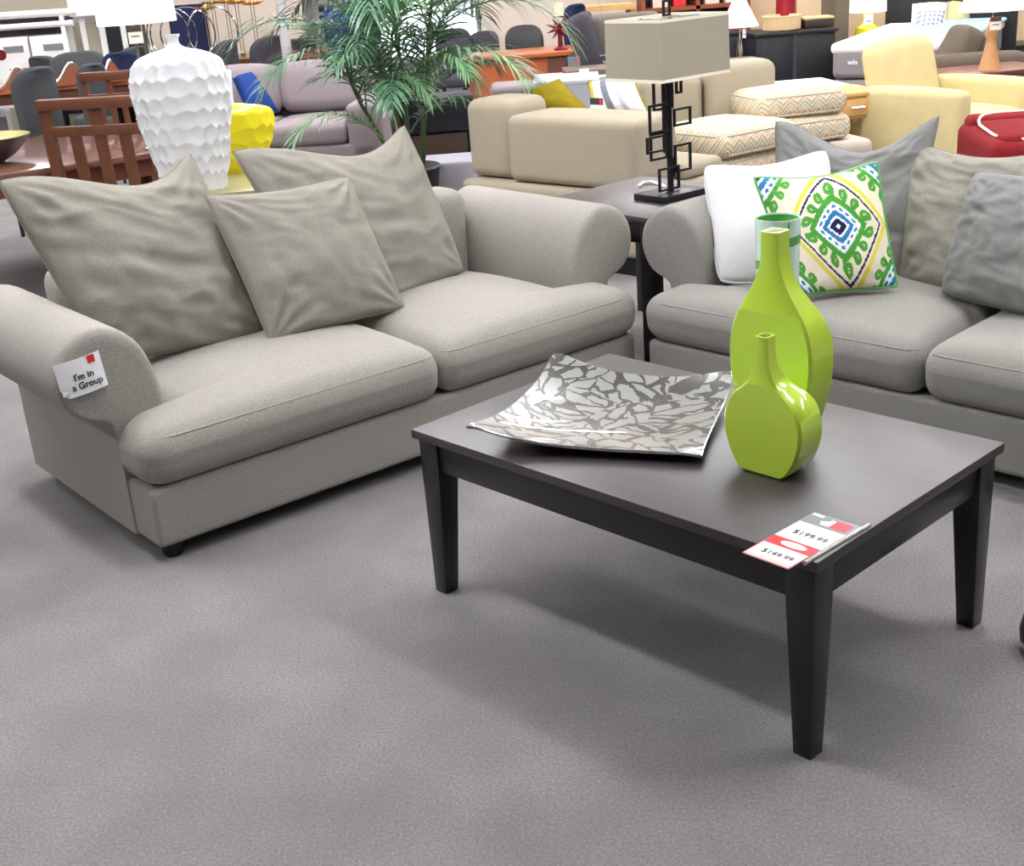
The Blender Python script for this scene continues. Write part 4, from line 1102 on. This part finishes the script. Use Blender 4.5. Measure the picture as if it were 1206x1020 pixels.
# things around the foot of the palm
q = ay(492, 190, 8.4)
t = thing('black_cabinet', 'low black cabinet behind the palm', 'cabinet', (q.x - .1, 8.45, 0), D(5))
MB().box(0, .50, 0, .4, .48, .70).build('body', 'navy_black', t, bevel=.01); MB().box(.01, .49, .02, .4, .02, .47).build('lower_drawer', 'brown_label', t, bevel=.006)
MB().lathe([(.03, .0), (.03, .48)], 12, (.46, .04)).build('corner_post', 'foot_black', t)
o = MB().soft(0, .5, 0, .4, 0, .36, r=.02).build('white_cover', 'lavender_cover'); o.location = (ay(508, 200, 7.95).x - .12, 7.95, 0); tag(o, 'pale lavender covered box between palm and cream sofa', 'box')

# ------------------------------------------------------------------ cream sofa seen from behind
CS = Frame((0.66 - 1.55 * .7071, 6.10 + 1.55 * .7071), -45.0)
t = thing('cream_sofa', 'cream sofa seen from behind with two thick back cushions', 'sofa', CS.O, CS.a)
MB().soft(.36, 1.60, 0, .76, .10, .42, r=.035).build('base', 'cream_fabric', t)
MB().soft(.70, 1.55, .03, .40, .425, .765, r=.045, crown=.012).build('back_cushion', 'cream_fabric', t)
MB().soft(.36, .695, .07, .40, .425, .83, r=.055, crown=.012).build('back_cushion', 'cream_fabric', t)
MB().soft(.38, 1.58, .40, .75, .42, .50, r=.035, crown=.02).build('seat_cushion', 'cream_fabric', t)
MB().box(.42, 1.54, .06, .70, 0.0, .10).build('shadow_gap', 'foot_black', t, smooth=0)  # solid black block standing in for the shadow gap under the base
def csv(px, py, v): return CS.onv(px, py, v)
pillow('olive_pillow', [csv(632, 142, .52), csv(706, 140, .52), csv(658, 92, .66), csv(624, 107, .62)], .15, 'olive_fabric', 'olive green pillow propped on the cream sofa', 'pillow', n=18, seed=14, wr=.012)
def stripes(s, t):
    w = lin('#efece6'); g = lin('#777c86'); y = lin('#d8c458')
    if s < -.72: return y
    if -.35 < s < -.02: return g
    if .25 < s < .42: return lin('#b9bcc2')
    return w
pillow('striped_pillow', [csv(700, 140, .50), csv(764, 132, .52), csv(748, 96, .66), csv(692, 96, .66)], .16, 'printed_cotton', 'grey and white striped pillow with olive cord on the cream sofa', 'pillow', n=40, seed=15, wr=.006, dye=stripes, piping='olive_fabric')
a = csv(703, 128, .42)
t = thing('sale_card', 'white card with dark header and red square before the striped pillow', 'card', a - Vector((0, 0, .02)), CS.a)
MB().box(-.045, .045, 0, .003, -.03, .075).build('card', 'paper', t, smooth=0); MB().box(-.045, .045, -.001, 0, .04, .075).build('header', 'dark_fascia', t, smooth=0); MB().box(.020, .040, -.002, -.001, .045, .070).build('red_square', 'card_red', t, smooth=0)

# ------------------------------------------------------------------ cream loveseat, chevron cushions
q = ay(848, 140, 7.3)
t = thing('cream_loveseat', 'cream loveseat under the loose chevron cushions', 'sofa', (1.41, 7.56, 0), D(8))
MB().soft(-.55, .34, -.55, .25, .08, .30, r=.03).build('base', 'cream_fabric', t)
MB().soft(-.10, .33, .06, .30, .30, .86, r=.06, crown=.01).build('back', 'cream_fabric', t)
MB().soft(-.50, -.11, .10, .30, .30, .80, r=.06, crown=.01).build('back', 'cream_fabric', t)
for x in (-.5, .3):
    for y in (-.5, .2): MB().lathe([(.022, 0), (.028, .082)], 10, (x, y)).build('foot', 'foot_black', t)
def box_cushion(label, loc, rz, w, d, h, group):
    t = thing('chevron_cushion', label, 'cushion', loc, rz, group)
    c = MB().soft(-w / 2, w / 2, -d / 2, d / 2, 0, h, r=h * .42, crown=.02, nin=8).build('cushion', 'chevron_fabric', t)
    for z in (h * .16, h * .84): 
        k = h * .12
        MB().tube([(x, y, z) for x, y in ((-w / 2 + .06, -d / 2 + k - .006), (w / 2 - .06, -d / 2 + k - .006), (w / 2 - k + .006, -d / 2 + .06), (w / 2 - k + .006, d / 2 - .06), (w / 2 - .06, d / 2 - k + .006), (-w / 2 + .06, d / 2 - k + .006), (-w / 2 + k - .006, d / 2 - .06), (-w / 2 + k - .006, -d / 2 + .06))], .006, 6, closed=True).build('piping', 'beige_fabric', t)
    return t
G = 'loose chevron box cushions'
box_cushion('chevron cushion under another one beside the lamp', (1.26, 7.16, .30), D(38), .55, .52, .13, G)
box_cushion('chevron cushion on top of the pile beside the lamp', (ay(852, 165, 7.2).x, 7.2, .432), D(36), .62, .58, .15, G)
q = ay(936, 150, 7.55)
o = MB().soft(-.27, .36, -.3, .3, .06, .40, r=.04).build('ottoman', 'beige_fabric'); o.location = (q.x + .02, 7.62, 0); o.rotation_euler[2] = D(12); tag(o, 'beige ottoman carrying two stacked chevron cushions', 'ottoman')
for x in (-.21, .3):
    for y in (-.24, .24): MB().lathe([(.02, 0), (.025, .062)], 10, (x, y)).build('foot', 'foot_black', o)
box_cushion('lower chevron cushion of the stack on the ottoman', (q.x - .02, 7.55, .405), D(20), .56, .46, .145, G)
box_cushion('upper chevron cushion of the stack on the ottoman', (q.x - .05, 7.56, .555), D(14), .58, .46, .15, G)
a = ay(935, 100, 8.6)
t = thing('white_mattress', 'bare white mattress behind the chevron stack', 'mattress', (a.x, 8.9, 0), D(6))
MB().soft(-.45, .55, -.25, .7, .30, .53, r=.05).build('mattress', 'quilt', t); MB().box(-.42, .52, -.2, .67, .0, .30).build('frame', 'beige_fabric', t, bevel=.01)

# ------------------------------------------------------------------ butter armchair, red chair
q = ay(1075, 140, 8.1)
t = thing('cream_armchair', 'butter yellow reclining armchair with broad arms', 'armchair', (2.89, 8.14, 0), D(34))
m = 'butter_fabric'
for s in (-1, 1):
    x0, x1 = sorted((s * .40, s * .27))
    MB().soft(x0, x1, -.42, .34, .04, .60, r=.045, crown=.015).build('arm', m, t)
MB().soft(-.272, .272, -.40, .25, .28, .44, r=.05, crown=.03).build('seat_cushion', m, t)
MB().soft(-.27, .27, -.40, .25, .05, .275, r=.03).build('front_panel', m, t)
sl = Matrix.Translation((0, .22, .35)) @ Matrix.Rotation(D(-14), 4, 'X') @ Matrix.Translation((0, -.22, -.35))
MB().soft(-.265, .265, .16, .36, .30, .86, r=.06, crown=.03, crown_all=.02).xf(sl).build('backrest', m, t)
MB().soft(-.36, .36, .25, .40, .05, .55, r=.04).build('rear_panel', m, t)
for x in (-.34, .34):
    for y in (-.36, .32): MB().lathe([(.02, 0), (.024, .045)], 10, (x, y)).build('foot', 'foot_black', t)
rc = az(1143, 163, .50)
t = thing('red_chair', 'red low tub seat with cream piping behind the right sofa', 'armchair', (rc.x + .06, rc.y, 0), D(-8))
MB().soft(0, 1.0, -.22, .62, .06, .50, r=.06).build('base', 'red_fabric', t)
MB().soft(.03, 1.0, .42, .60, .45, .545, r=.045).build('back_rim', 'red_fabric', t)
MB().soft(.06, .98, -.17, .43, .46, .525, r=.03, crown=.02).build('seat_cushion', 'red_fabric', t)
loop = []
for cx, cy, a0 in ((.78, .33, 0), (.28, .33, 90), (.28, .02, 180), (.78, .02, 270)):
    for k in range(7):
        a_ = D(a0 + 15 * k); loop.append((cx + .22 * math.cos(a_), cy + .22 * math.sin(a_), .508 + .04 * max(0, min(1, (cy + .22 * math.sin(a_) - .3) / .15))))
MB().tube(loop, .008, 6, closed=True).build('piping', 'piping_cream', t)
for x in (.1, .9):
    for y in (-.14, .54): MB().lathe([(.02, 0), (.025, .065)], 10, (x, y)).build('foot', 'foot_black', t)

# oak side desk
a = az(1000, 112, .58)
t = thing('oak_desk', 'small light oak table with one drawer beside the cream armchair', 'side table', (a.x - .15, a.y + .03, 0), D(14))
MB().box(-.05, .46, 0, .45, .555, .58).build('table_top', 'oak', t, bevel=.004)
MB().box(-.03, .44, .015, .43, .42, .555).build('body', 'oak', t, smooth=0)
dr_ = MB().box(.06, .40, .0, .016, .44, .54).build('drawer', 'oak', t, bevel=.002)
MB().tube([(.19, -.012, .49), (.28, -.012, .49)], .006, 6).build('handle', 'chrome', dr_)
for x in (-.03, .40):
    for y in (.015, .39): MB().box(x, x + .04, y, y + .04, 0, .42).build('leg', 'oak', t, bevel=.002)

# ------------------------------------------------------------------ right background: bed, lamps, dresser
BY = 10.4
a = ay(980, 52, BY)
t = thing('bed', 'display bed with grey-sided mattress, turquoise sheet and black headboard', 'bed', (a.x, BY, 0), D(-30))
MB().soft(0, 1.0, 0, 1.95, .42, .66, r=.05).build('mattress', 'mattress_side', t)
MB().soft(0.0, 1.0, .01, 1.95, .06, .41, r=.03).build('box_spring', 'mattress_side', t)
MB().soft(-.015, 1.015, -.012, 1.95, .61, .70, r=.04).build('quilt_top', 'quilt', t)
MB().soft(.25, 1.03, .5, 1.95, .68, .715, r=.017).build('sheet', 'turquoise', t)
words('lettering', 'w/o', .05, 'paper', t, Matrix.Translation((.17, -.014, .55)) @ Matrix.Rotation(D(90), 4, 'X'), bold=.002)
hb = MB().box(-.05, 1.1, 2.0, 2.08, 0, 1.35).build('headboard', 'navy_black', t, bevel=.01)
pillow('bed_pillow', [ay(1070, 46, 11.6), ay(1112, 44, 11.6), ay(1118, 2, 11.85), ay(1074, 4, 11.85)], .2, 'cream_cover', 'cream bed pillow behind the patterned one', 'pillow', 'cream bed pillows', n=16, seed=31)
pillow('bed_pillow', [ay(1105, 40, 11.7), ay(1144, 36, 11.7), ay(1142, 0, 11.95), ay(1112, 0, 11.95)], .2, 'butter_fabric', 'cream bed pillow under the wooden lamp shade', 'pillow', 'cream bed pillows', n=16, seed=32)
def lattice(s, t_):
    a_, b_ = math.sin((s + t_) * 9), math.sin((s - t_) * 9)
    return lin('#8d90a2') if a_ * b_ > .05 else lin('#d9d5d8')
pillow('patterned_pillow', [ay(1074, 45, 11.25), ay(1107, 43, 11.3), ay(1114, 11, 11.45), ay(1081, 11, 11.45)], .12, 'printed_cotton', 'grey lattice patterned cushion on the bed', 'pillow', n=44, seed=33, dye=lattice, wr=.004)

t = thing('brown_recliner', 'brown sofa arm with a leaning back in front of the bed', 'sofa', (ay(1125, 80, 9.2).x + .02, 9.24, 0), D(4))
MB().soft(-.45, .55, 0, .20, .05, .635, r=.06, crown=.02).build('arm', 'brown_fabric', t)
MB().soft(-.40, .55, .2, .5, .05, .42, r=.05).build('seat', 'brown_fabric', t)
sl = Matrix.Translation((.05, 0, .45)) @ Matrix.Rotation(D(28), 4, 'Y') @ Matrix.Translation((-.05, 0, -.45))
MB().soft(-.05, .14, .16, .46, .42, .84, r=.05, crown_all=.02).xf(sl).build('back_cushion', 'brown_fabric', t)
MB().soft(.10, .30, .22, .48, .42, .80, r=.06, crown_all=.02).xf(sl).build('back', 'brown_fabric', t)
for x in (-.38, .48):
    for y in (.06, .44): MB().lathe([(.02, 0), (.024, .055)], 8, (x, y)).build('foot', 'foot_black', t)

WT = Vector((ay(1165, 84, 8.8).x, 8.8, 0)); wz = ay(1165, 82, 8.8).z
t = thing('walnut_table', 'reddish walnut table under the wooden lamp', 'table', WT, D(10))
MB().box(-.33, .40, -.15, .36, wz - .03, wz).build('table_top', 'walnut', t, bevel=.004)
for x in (-.12, .34): MB().box(x, x + .06, -.13, -.07, 0, wz - .03).build('leg', 'walnut', t, bevel=.003)
for x in (-.30, .34): MB().box(x, x + .06, .28, .34, 0, wz - .03).build('leg', 'walnut', t, bevel=.003)
MB().box(-.06, .34, -.11, -.09, wz - .11, wz - .03).build('apron', 'walnut', t, bevel=.002)
MB().box(-.28, .38, -.1, .3, .10, .12).build('shelf', 'walnut', t, bevel=.002)
a = ay(1193, 90, 8.6)
t = thing('sale_sign', 'tall brown price sign with a white panel at the right edge', 'sign', (a.x + .04, 8.55, 0), 0)
MB().box(-.09, .12, 0, .01, a.z - .40, a.z + .01).build('board', 'brown_label', t, smooth=0); MB().box(-.085, .12, -.002, 0, a.z - .16, a.z - .07).build('panel', 'paper', t, smooth=0)
MB().box(-.04, .07, -.003, -.002, a.z - .125, a.z - .105).build('print', 'card_grey', t, smooth=0); MB().box(-.01, .09, -.002, 0, a.z - .05, a.z).build('picture', 'star_red', t, smooth=0)
MB().box(-.01, .01, .01, .03, 0, a.z).build('stand', 'foot_black', t, smooth=0)
a = ay(1173, 107, 8.62); o = MB().box(-.03, .03, 0, .003, -.025, .025).build('small_tag', 'paper', smooth=0); o.location = (a.x, 8.655, a.z); tag(o, 'small white tag on the walnut table leg', 'tag')
t = thing('table_lamp', 'turned wooden lamp with a wide white shade on the walnut table', 'lamp', (WT.x, 8.8, wz), 0)
MB().lathe([(.075, 0), (.072, .01), (.05, .09), (.034, .17), (.028, .20), (.036, .225), (.040, .25), (.034, .28), (.024, .295), (.022, .33), (.001, .33)], 28).build('base', 'lamp_oak', t)
MB().tube([(0, 0, .33), (0, 0, .42)], .007, 8).build('stem', 'chrome', t)
zsh = ay(1165, 12, 8.8).z - wz
lamp_shade(MB(), .225, .12, zsh, zsh + .22).build('shade', 'bulb_shade', t)
price_tag(t, .005, -.045, .345, .075, .085)
# yellow lamp
a = ay(1021, 52, 12.0); yz_ = ay(1021, 14, 12.0).z
o_z = a.z
t = thing('nightstand', 'ochre nightstand behind the mattress under the yellow lamp', 'nightstand', (a.x, 12.0, 0), 0)
MB().box(-.19, .17, -.15, .25, .05, a.z).build('body', 'ochre_panel', t, bevel=.005)
for z_ in (.12, .33): 
    d_ = MB().box(-.16, .14, -.165, -.15, z_, z_ + .17).build('drawer', 'ochre_panel', t, bevel=.004); MB().lathe([(.012, 0), (.012, .02)], 10).xf(Matrix.Translation((0, -.166, z_ + .09)) @ Matrix.Rotation(D(90), 4, 'X')).build('knob', 'chrome', d_)
t = thing('table_lamp', 'yellow gourd lamp with a white drum shade', 'lamp', (a.x, 12.0, a.z), 0)
MB().lathe([(.06, 0), (.10, .03), (.115, .09), (.10, .15), (.05, .185), (.035, .22), (.045, .25), (.03, .29), (.018, .33), (.001, .33)], 24).build('base', 'yellow_glass', t)
zz = yz_ - a.z
MB().tube([(0, 0, .32), (0, 0, zz + .05)], .006, 6).build('stem', 'chrome', t)
lamp_shade(MB(), .165, .155, zz, zz + .26).build('shade', 'bulb_shade_cool', t); price_tag(t, -.01, -.06, zz - .02, .08, .10, 'paper')
# armoire column and ochre panel
panel('armoire', 'tall grey-brown armoire side between dresser and yellow lamp', 'armoire', 983, -30, 1001, 52, 11.9, 'grey_panel', th=.5, floor=True)
# black dresser with baskets
a, b = ay(891, 40, 11.2), ay(986, 36, 11.2)
t = thing('black_dresser', 'long black dresser below the red vase', 'dresser', (a.x, 11.2, 0), D(4))
w, zt = b.x - a.x, a.z
MB().box(0, w, .0, .55, .06, zt - .03).build('body', 'navy_black', t, bevel=.004); MB().box(-.02, w + .02, -.02, .57, zt - .03, zt).build('dresser_top', 'black_wood', t, bevel=.004)
MB().box(.03, w * .46, -.012, 0, .1, zt - .06).build('door', 'navy_black', t, bevel=.003); MB().box(w * .5, w - .03, -.012, 0, .1, zt - .06).build('door', 'foot_black', t, bevel=.003)
MB().box(w * .46, w * .5, -.015, 0, .06, zt - .03).build('stile', 'dark_grey_fabric', t, smooth=0)
a2 = ay(852, 42, 11.6)
t = thing('black_dresser', 'short black cabinet behind the white cone lamp', 'dresser', (a2.x - .15, 11.6, 0), 0)
MB().box(0, .42, 0, .4, .05, a2.z).build('body', 'navy_black', t, bevel=.004); MB().box(.40, .44, -.01, .4, 0, a2.z + .02).build('oak_post', 'oak', t, smooth=0); MB().box(-.02, .44, -.02, .42, a2.z, a2.z + .02).build('dresser_top', 'black_wood', t, smooth=0)
q = ay(921, 38, 11.4)
t = thing('wicker_basket', 'shallow round wicker basket on the black dresser', 'basket', (q.x, 11.42, zt), 0)
MB().lathe([(.15, 0), (.165, .01), (.165, .11), (.155, .12), (.148, .11), (.145, .02), (.001, .02)], 32).build('wall', 'wicker', t)
MB().tube([(.16 * math.cos(k * PI / 16), .16 * math.sin(k * PI / 16), .118) for k in range(32)], .009, 6, closed=True).build('rim', 'wicker', t)
q = ay(961, 34, 11.5); t = thing('dark_tray', 'dark tray with a woven rim beside the wicker basket', 'tray', (q.x, 11.5, zt), 0)
MB().box(-.13, .13, -.12, .12, 0, .07).build('tray', 'dark_tray', t, bevel=.01); MB().box(-.13, .13, -.12, .12, .07, .09).build('rim', 'wicker', t, bevel=.006)
q = ay(926, 23, 11.62); t = thing('red_vase', 'embossed dark red cylindrical vase behind the wicker basket', 'vase', (q.x, 11.63, zt), 0)
MB().lathe([(.075, 0), (.085, .01), (.09, .12), (.088, .36), (.075, .42), (.05, .44), (.045, .46), (.001, .46)], 28).build('body', 'red_ceramic', t); MB().lathe([(.05, .45), (.055, .47), (.04, .47), (.001, .455)], 20).build('lip', 'red_ceramic', t)
# bookcase
a, b = ay(757, 60, 12.6), ay(884, 60, 12.6)
t = thing('bookcase', 'reddish wood bookcase behind the linen lamp shade', 'bookcase', (a.x, 12.6, 0), 0)
w = b.x - a.x
for x in (0, w / 2, w - .04): MB().box(x, x + .04, 0, .4, 0, 1.7).build('side_panel', 'bookcase_wood', t, smooth=0)
MB().box(0, w, .38, .4, 0, 1.7).build('back_panel', 'dark_tray', t, smooth=0)
for z_ in (.35, .62, .92, 1.3): MB().box(.04, w - .04, 0, .38, z_, z_ + .035).build('shelf', 'bookcase_wood', t, smooth=0)
for k, (x, m_, ww) in enumerate(((.12, 'cream_cover', .16), (.32, 'card_red', .12), (.62, 'cream_cover', .14), (.82, 'paper', .12), (.95, 'card_red', .08))):
    o = MB().box(0, ww, 0, .2, 0, .10 + .02 * (k % 2)).build('shelf_box', m_, bevel=.004); o.location = (a.x + x, 12.68, .956)
    tag(o, ('cream box at the left of the upper bookcase shelf', 'red box beside the cream one in the bookcase', 'cream box right of the bookcase divider', 'white box in the right bookcase bay', 'small red box at the right of the bookcase')[k], 'box', 'boxes in the bookcase')
o = MB().box(0, w * .42, .0, .2, 0, .09).build('shelf_box', 'card_red', bevel=.004); o.location = (a.x + w * .54, 12.68, .658); tag(o, 'long red box on the lower bookcase shelf by the cone lamp', 'box', 'boxes in the bookcase')
# white cone lamp
q = ay(871, 70, 10.7)
t = thing('floor_lamp', 'slim lamp with a white cone shade beside the linen lamp', 'lamp', (q.x, 10.7, 0), 0)
zc = ay(874, 31, 10.7).z
MB().lathe([(.11, 0), (.11, .015), (.02, .03), (.014, zc - .42), (.022, zc - .30), (.026, zc - .2), (.016, zc - .09), (.001, zc - .09)], 20).build('stem', 'chrome', t)
MB().tube([(0, 0, zc - .09), (0, 0, zc + .03)], .006, 6).build('socket', 'chrome', t)
lamp_shade(MB(), .155, .055, zc, zc + .20).build('shade', 'bulb_shade_cool', t); price_tag(t, .035, -.02, zc - .02, .03, .07, 'paper')
o = MB().soft(-.30, .28, -.1, .4, .05, ay(870, 72, 9.9).z, r=.06).build('grey_ottoman', 'brown_fabric'); o.location = (ay(868, 80, 9.9).x - .04, 9.9, 0); tag(o, 'grey-brown rounded seat below the cone lamp', 'ottoman')
for x in (-.22, .2):
    for y in (-.05, .34): MB().lathe([(.02, 0), (.02, .052)], 8, (x, y)).build('foot', 'foot_black', o)
# dark dresser at the far right
a = ay(1190, 54, 12.2); t = thing('dark_nightstand', 'dark dresser against the peach wall at the right edge', 'dresser', (a.x, 12.2, 0), 0)
MB().box(0, .7, 0, .45, .05, a.z - .02).build('body', 'black_wood', t, bevel=.004); MB().box(-.02, .72, -.02, .46, a.z - .02, a.z).build('dresser_top', 'black_wood', t, bevel=.003); MB().box(.04, .66, -.012, 0, .1, a.z - .06).build('drawer', 'foot_black', t, bevel=.003)

# ------------------------------------------------------------------ middle background: desk, recliner, boxes
a = az(600, 66, .75)
t = thing('orange_desk', 'orange-brown desk behind the palm leaves', 'desk', (a.x - .30, a.y, 0), D(5))
MB().box(0, 1.15, 0, .7, .715, .75).build('desk_top', 'orange_wood', t, bevel=.004); MB().box(.03, .62, .03, .06, .0, .715).build('modesty_panel', 'orange_wood', t, smooth=0)
MB().box(.62, 1.12, .03, .66, .0, .715).build('drawer_block', 'walnut', t, bevel=.004); MB().box(.0, .03, .03, .66, 0, .715).build('side_panel', 'orange_wood', t, smooth=0)
q = ay(661, 60, a.y + .2)
t = thing('candle_holder', 'dark red starburst candle holder with a cream candle', 'candle holder', (q.x, a.y + .25, .75), 0)
hz_ = ay(661, 33, a.y + .25).z - .75
MB().lathe([(.06, 0), (.06, .012), (.022, .03), (.018, hz_), (.001, hz_)], 14).build('post', 'star_red', t)
mb = MB()
for k in range(14):
    g = PI * (3 - 5 ** .5) * k; zz = 1 - 2 * (k + .5) / 14; r_ = math.sqrt(1 - zz * zz); d = Vector((r_ * math.cos(g), r_ * math.sin(g), zz * .8)); mb.tube([(0, 0, hz_), Vector((0, 0, hz_)) + d * .13], [.026, .001], 6)
mb.build('star', 'star_red', t); MB().lathe([(.045, hz_ + .085), (.05, hz_ + .10), (.001, hz_ + .10)], 14).build('cup', 'star_red', t); MB().lathe([(.04, hz_ + .10), (.04, hz_ + .20), (.001, hz_ + .20)], 16).build('candle', 'candle', t)
grey_chair('black chair at the orange desk', 617, 29, 12.3, 175, w=.36, m='black_wood')
grey_chair('dark chair before the bright window', 535, 33, 13.0, 170, w=.36, m='dark_grey_fabric')
grey_chair('purple-grey chair at the foot of the bright window', 572, 36, 13.8, 160, w=.34, m='dark_grey_fabric')
grey_chair('blue office chair seen through the top of the palm', 415, 4, 14.0, 170, w=.62, m='navy_fabric')
# grey recliner with a hanging tag
q = ay(690, 62, 10.0)
t = thing('grey_recliner', 'grey-brown recliner with a footrest mechanism behind the linen lamp', 'armchair', (q.x, 9.9, 0), D(-8))
zt = ay(690, 20, 10.0).z
MB().soft(-.02, .40, -.05, .12, .15, .72, r=.05).build('front_panel', 'dark_grey_fabric', t)
sl = Matrix.Translation((0, 0, .72)) @ Matrix.Rotation(D(-20), 4, 'Y') @ Matrix.Translation((0, 0, -.72))
MB().soft(-.06, .14, -.05, .5, .45, zt + .02, r=.06).xf(sl).build('arm', 'dark_grey_fabric', t)
MB().soft(.0, .55, .15, .40, .60, zt, r=.05).build('back', 'recliner_grey', t)
MB().soft(-.17, .0, -.08, .2, .12, .80, r=.06).build('side_pod', 'dark_grey_fabric', t)
mb = MB(); mb.tube([(.12, -.07, .62), (.30, -.07, .74)], .012, 6); mb.tube([(.12, -.07, .74), (.32, -.07, .62)], .012, 6); mb.tube([(.10, -.07, .78), (.34, -.07, .79)], .012, 6); mb.build('mechanism', 'chrome', t)
tg = MB().box(-.14, -.05, -.10, -.095, .66, .79).build('hang_tag', 'card_grey', t, smooth=0); MB().box(-.08, -.055, -.102, -.10, .755, .785).build('red_square', 'card_red', tg, smooth=0); MB().box(-.125, -.07, -.102, -.10, .68, .70).build('print', 'paper', tg, smooth=0)
for x in (-.1, .45):
    for y in (0, .35): MB().lathe([(.02, 0), (.02, .16)], 8, (x, y)).build('foot', 'foot_black', t)
# stacked boxes
a, b = ay(666, 91, 9.3), ay(740, 79, 9.3)
t = thing('brown_box', 'flat brown box with a white label behind the lamp shade', 'box', (a.x, 9.3, a.z), 0)
MB().box(0, b.x - a.x, 0, .4, 0, b.z - a.z).build('carton', 'box_brown', t, bevel=.004); MB().box(.10, .17, -.002, 0, .015, .05).build('label_sticker', 'paper', t, smooth=0)
zl = a.z
t = thing('storage_bench', 'pale grey bench carrying the flat brown box', 'bench', (a.x - .22, 9.15, 0), 0)
MB().box(0, .9, 0, .55, .05, zl).build('body', 'box_grey', t, bevel=.006)
for x in (.05, .81):
    for y in (.05, .45): MB().box(x, x + .04, y, y + .04, 0, .05).build('foot', 'foot_black', t, smooth=0)
a, b = ay(630, 125, 8.1), ay(705, 93, 8.1)
t = thing('grey_mattress_box', 'light grey boxed mattress end behind the olive pillow', 'box', (a.x, 8.1, 0), D(-4))
MB().box(0, b.x - a.x, 0, .5, .04, b.z).build('carton', 'box_grey', t, bevel=.006); MB().box(-.004, b.x - a.x + .004, -.004, .504, b.z - .02, b.z + .004).build('lid', 'lavender_cover', t, bevel=.003)
MB().box(.05, b.x - a.x - .05, .05, .45, 0, .04).build('pallet', 'foot_black', t, smooth=0)
a, b = ay(580, 130, 8.9), ay(632, 99, 8.9)
o = MB().soft(0, b.x - a.x, 0, .4, -a.z, b.z - a.z, r=.04).build('mauve_ottoman', 'mauve_fabric'); o.location = a; tag(o, 'pale mauve padded block behind the cream sofa', 'ottoman')
# pale oak frame and blue chair far behind
a, b = ay(682, 15, 12.5), ay(749, 4, 12.5)
t = thing('parsons_table', 'empty pale oak table frame against the beige wall', 'table', (a.x, 12.5, 0), 0)
w = b.x - a.x; MB().box(-.1, w, 0, .5, b.z - .05, b.z).build('top_rail', 'oak', t, smooth=0)
for x in (-.08, w - .05):
    for y in (.02, .44): MB().box(x, x + .05, y, y + .05, 0, b.z - .05).build('leg', 'oak', t, smooth=0)
grey_chair('slate blue chair beside the oak frame', 681, 4, 12.1, 20, w=.22, m='navy_panel')

# unidentified dark and silver thing at the right edge; the vase shape is made up
q = az(1216, 766, 0)
t = thing('edge_object', 'dark glossy rounded object of made-up shape cut by the right picture edge', 'vase', (q.x + .03, q.y, 0), 0)
MB().lathe([(.03, 0), (.055, .004), (.06, .05), (.05, .10), (.03, .14), (.022, .17), (.03, .19), (.001, .19)], 24).build('body', 'bowl_dark', t); MB().lathe([(.0555, .004), (.058, .012), (.0575, .02), (.0555, .03)], 24).build('band', 'chrome', t)
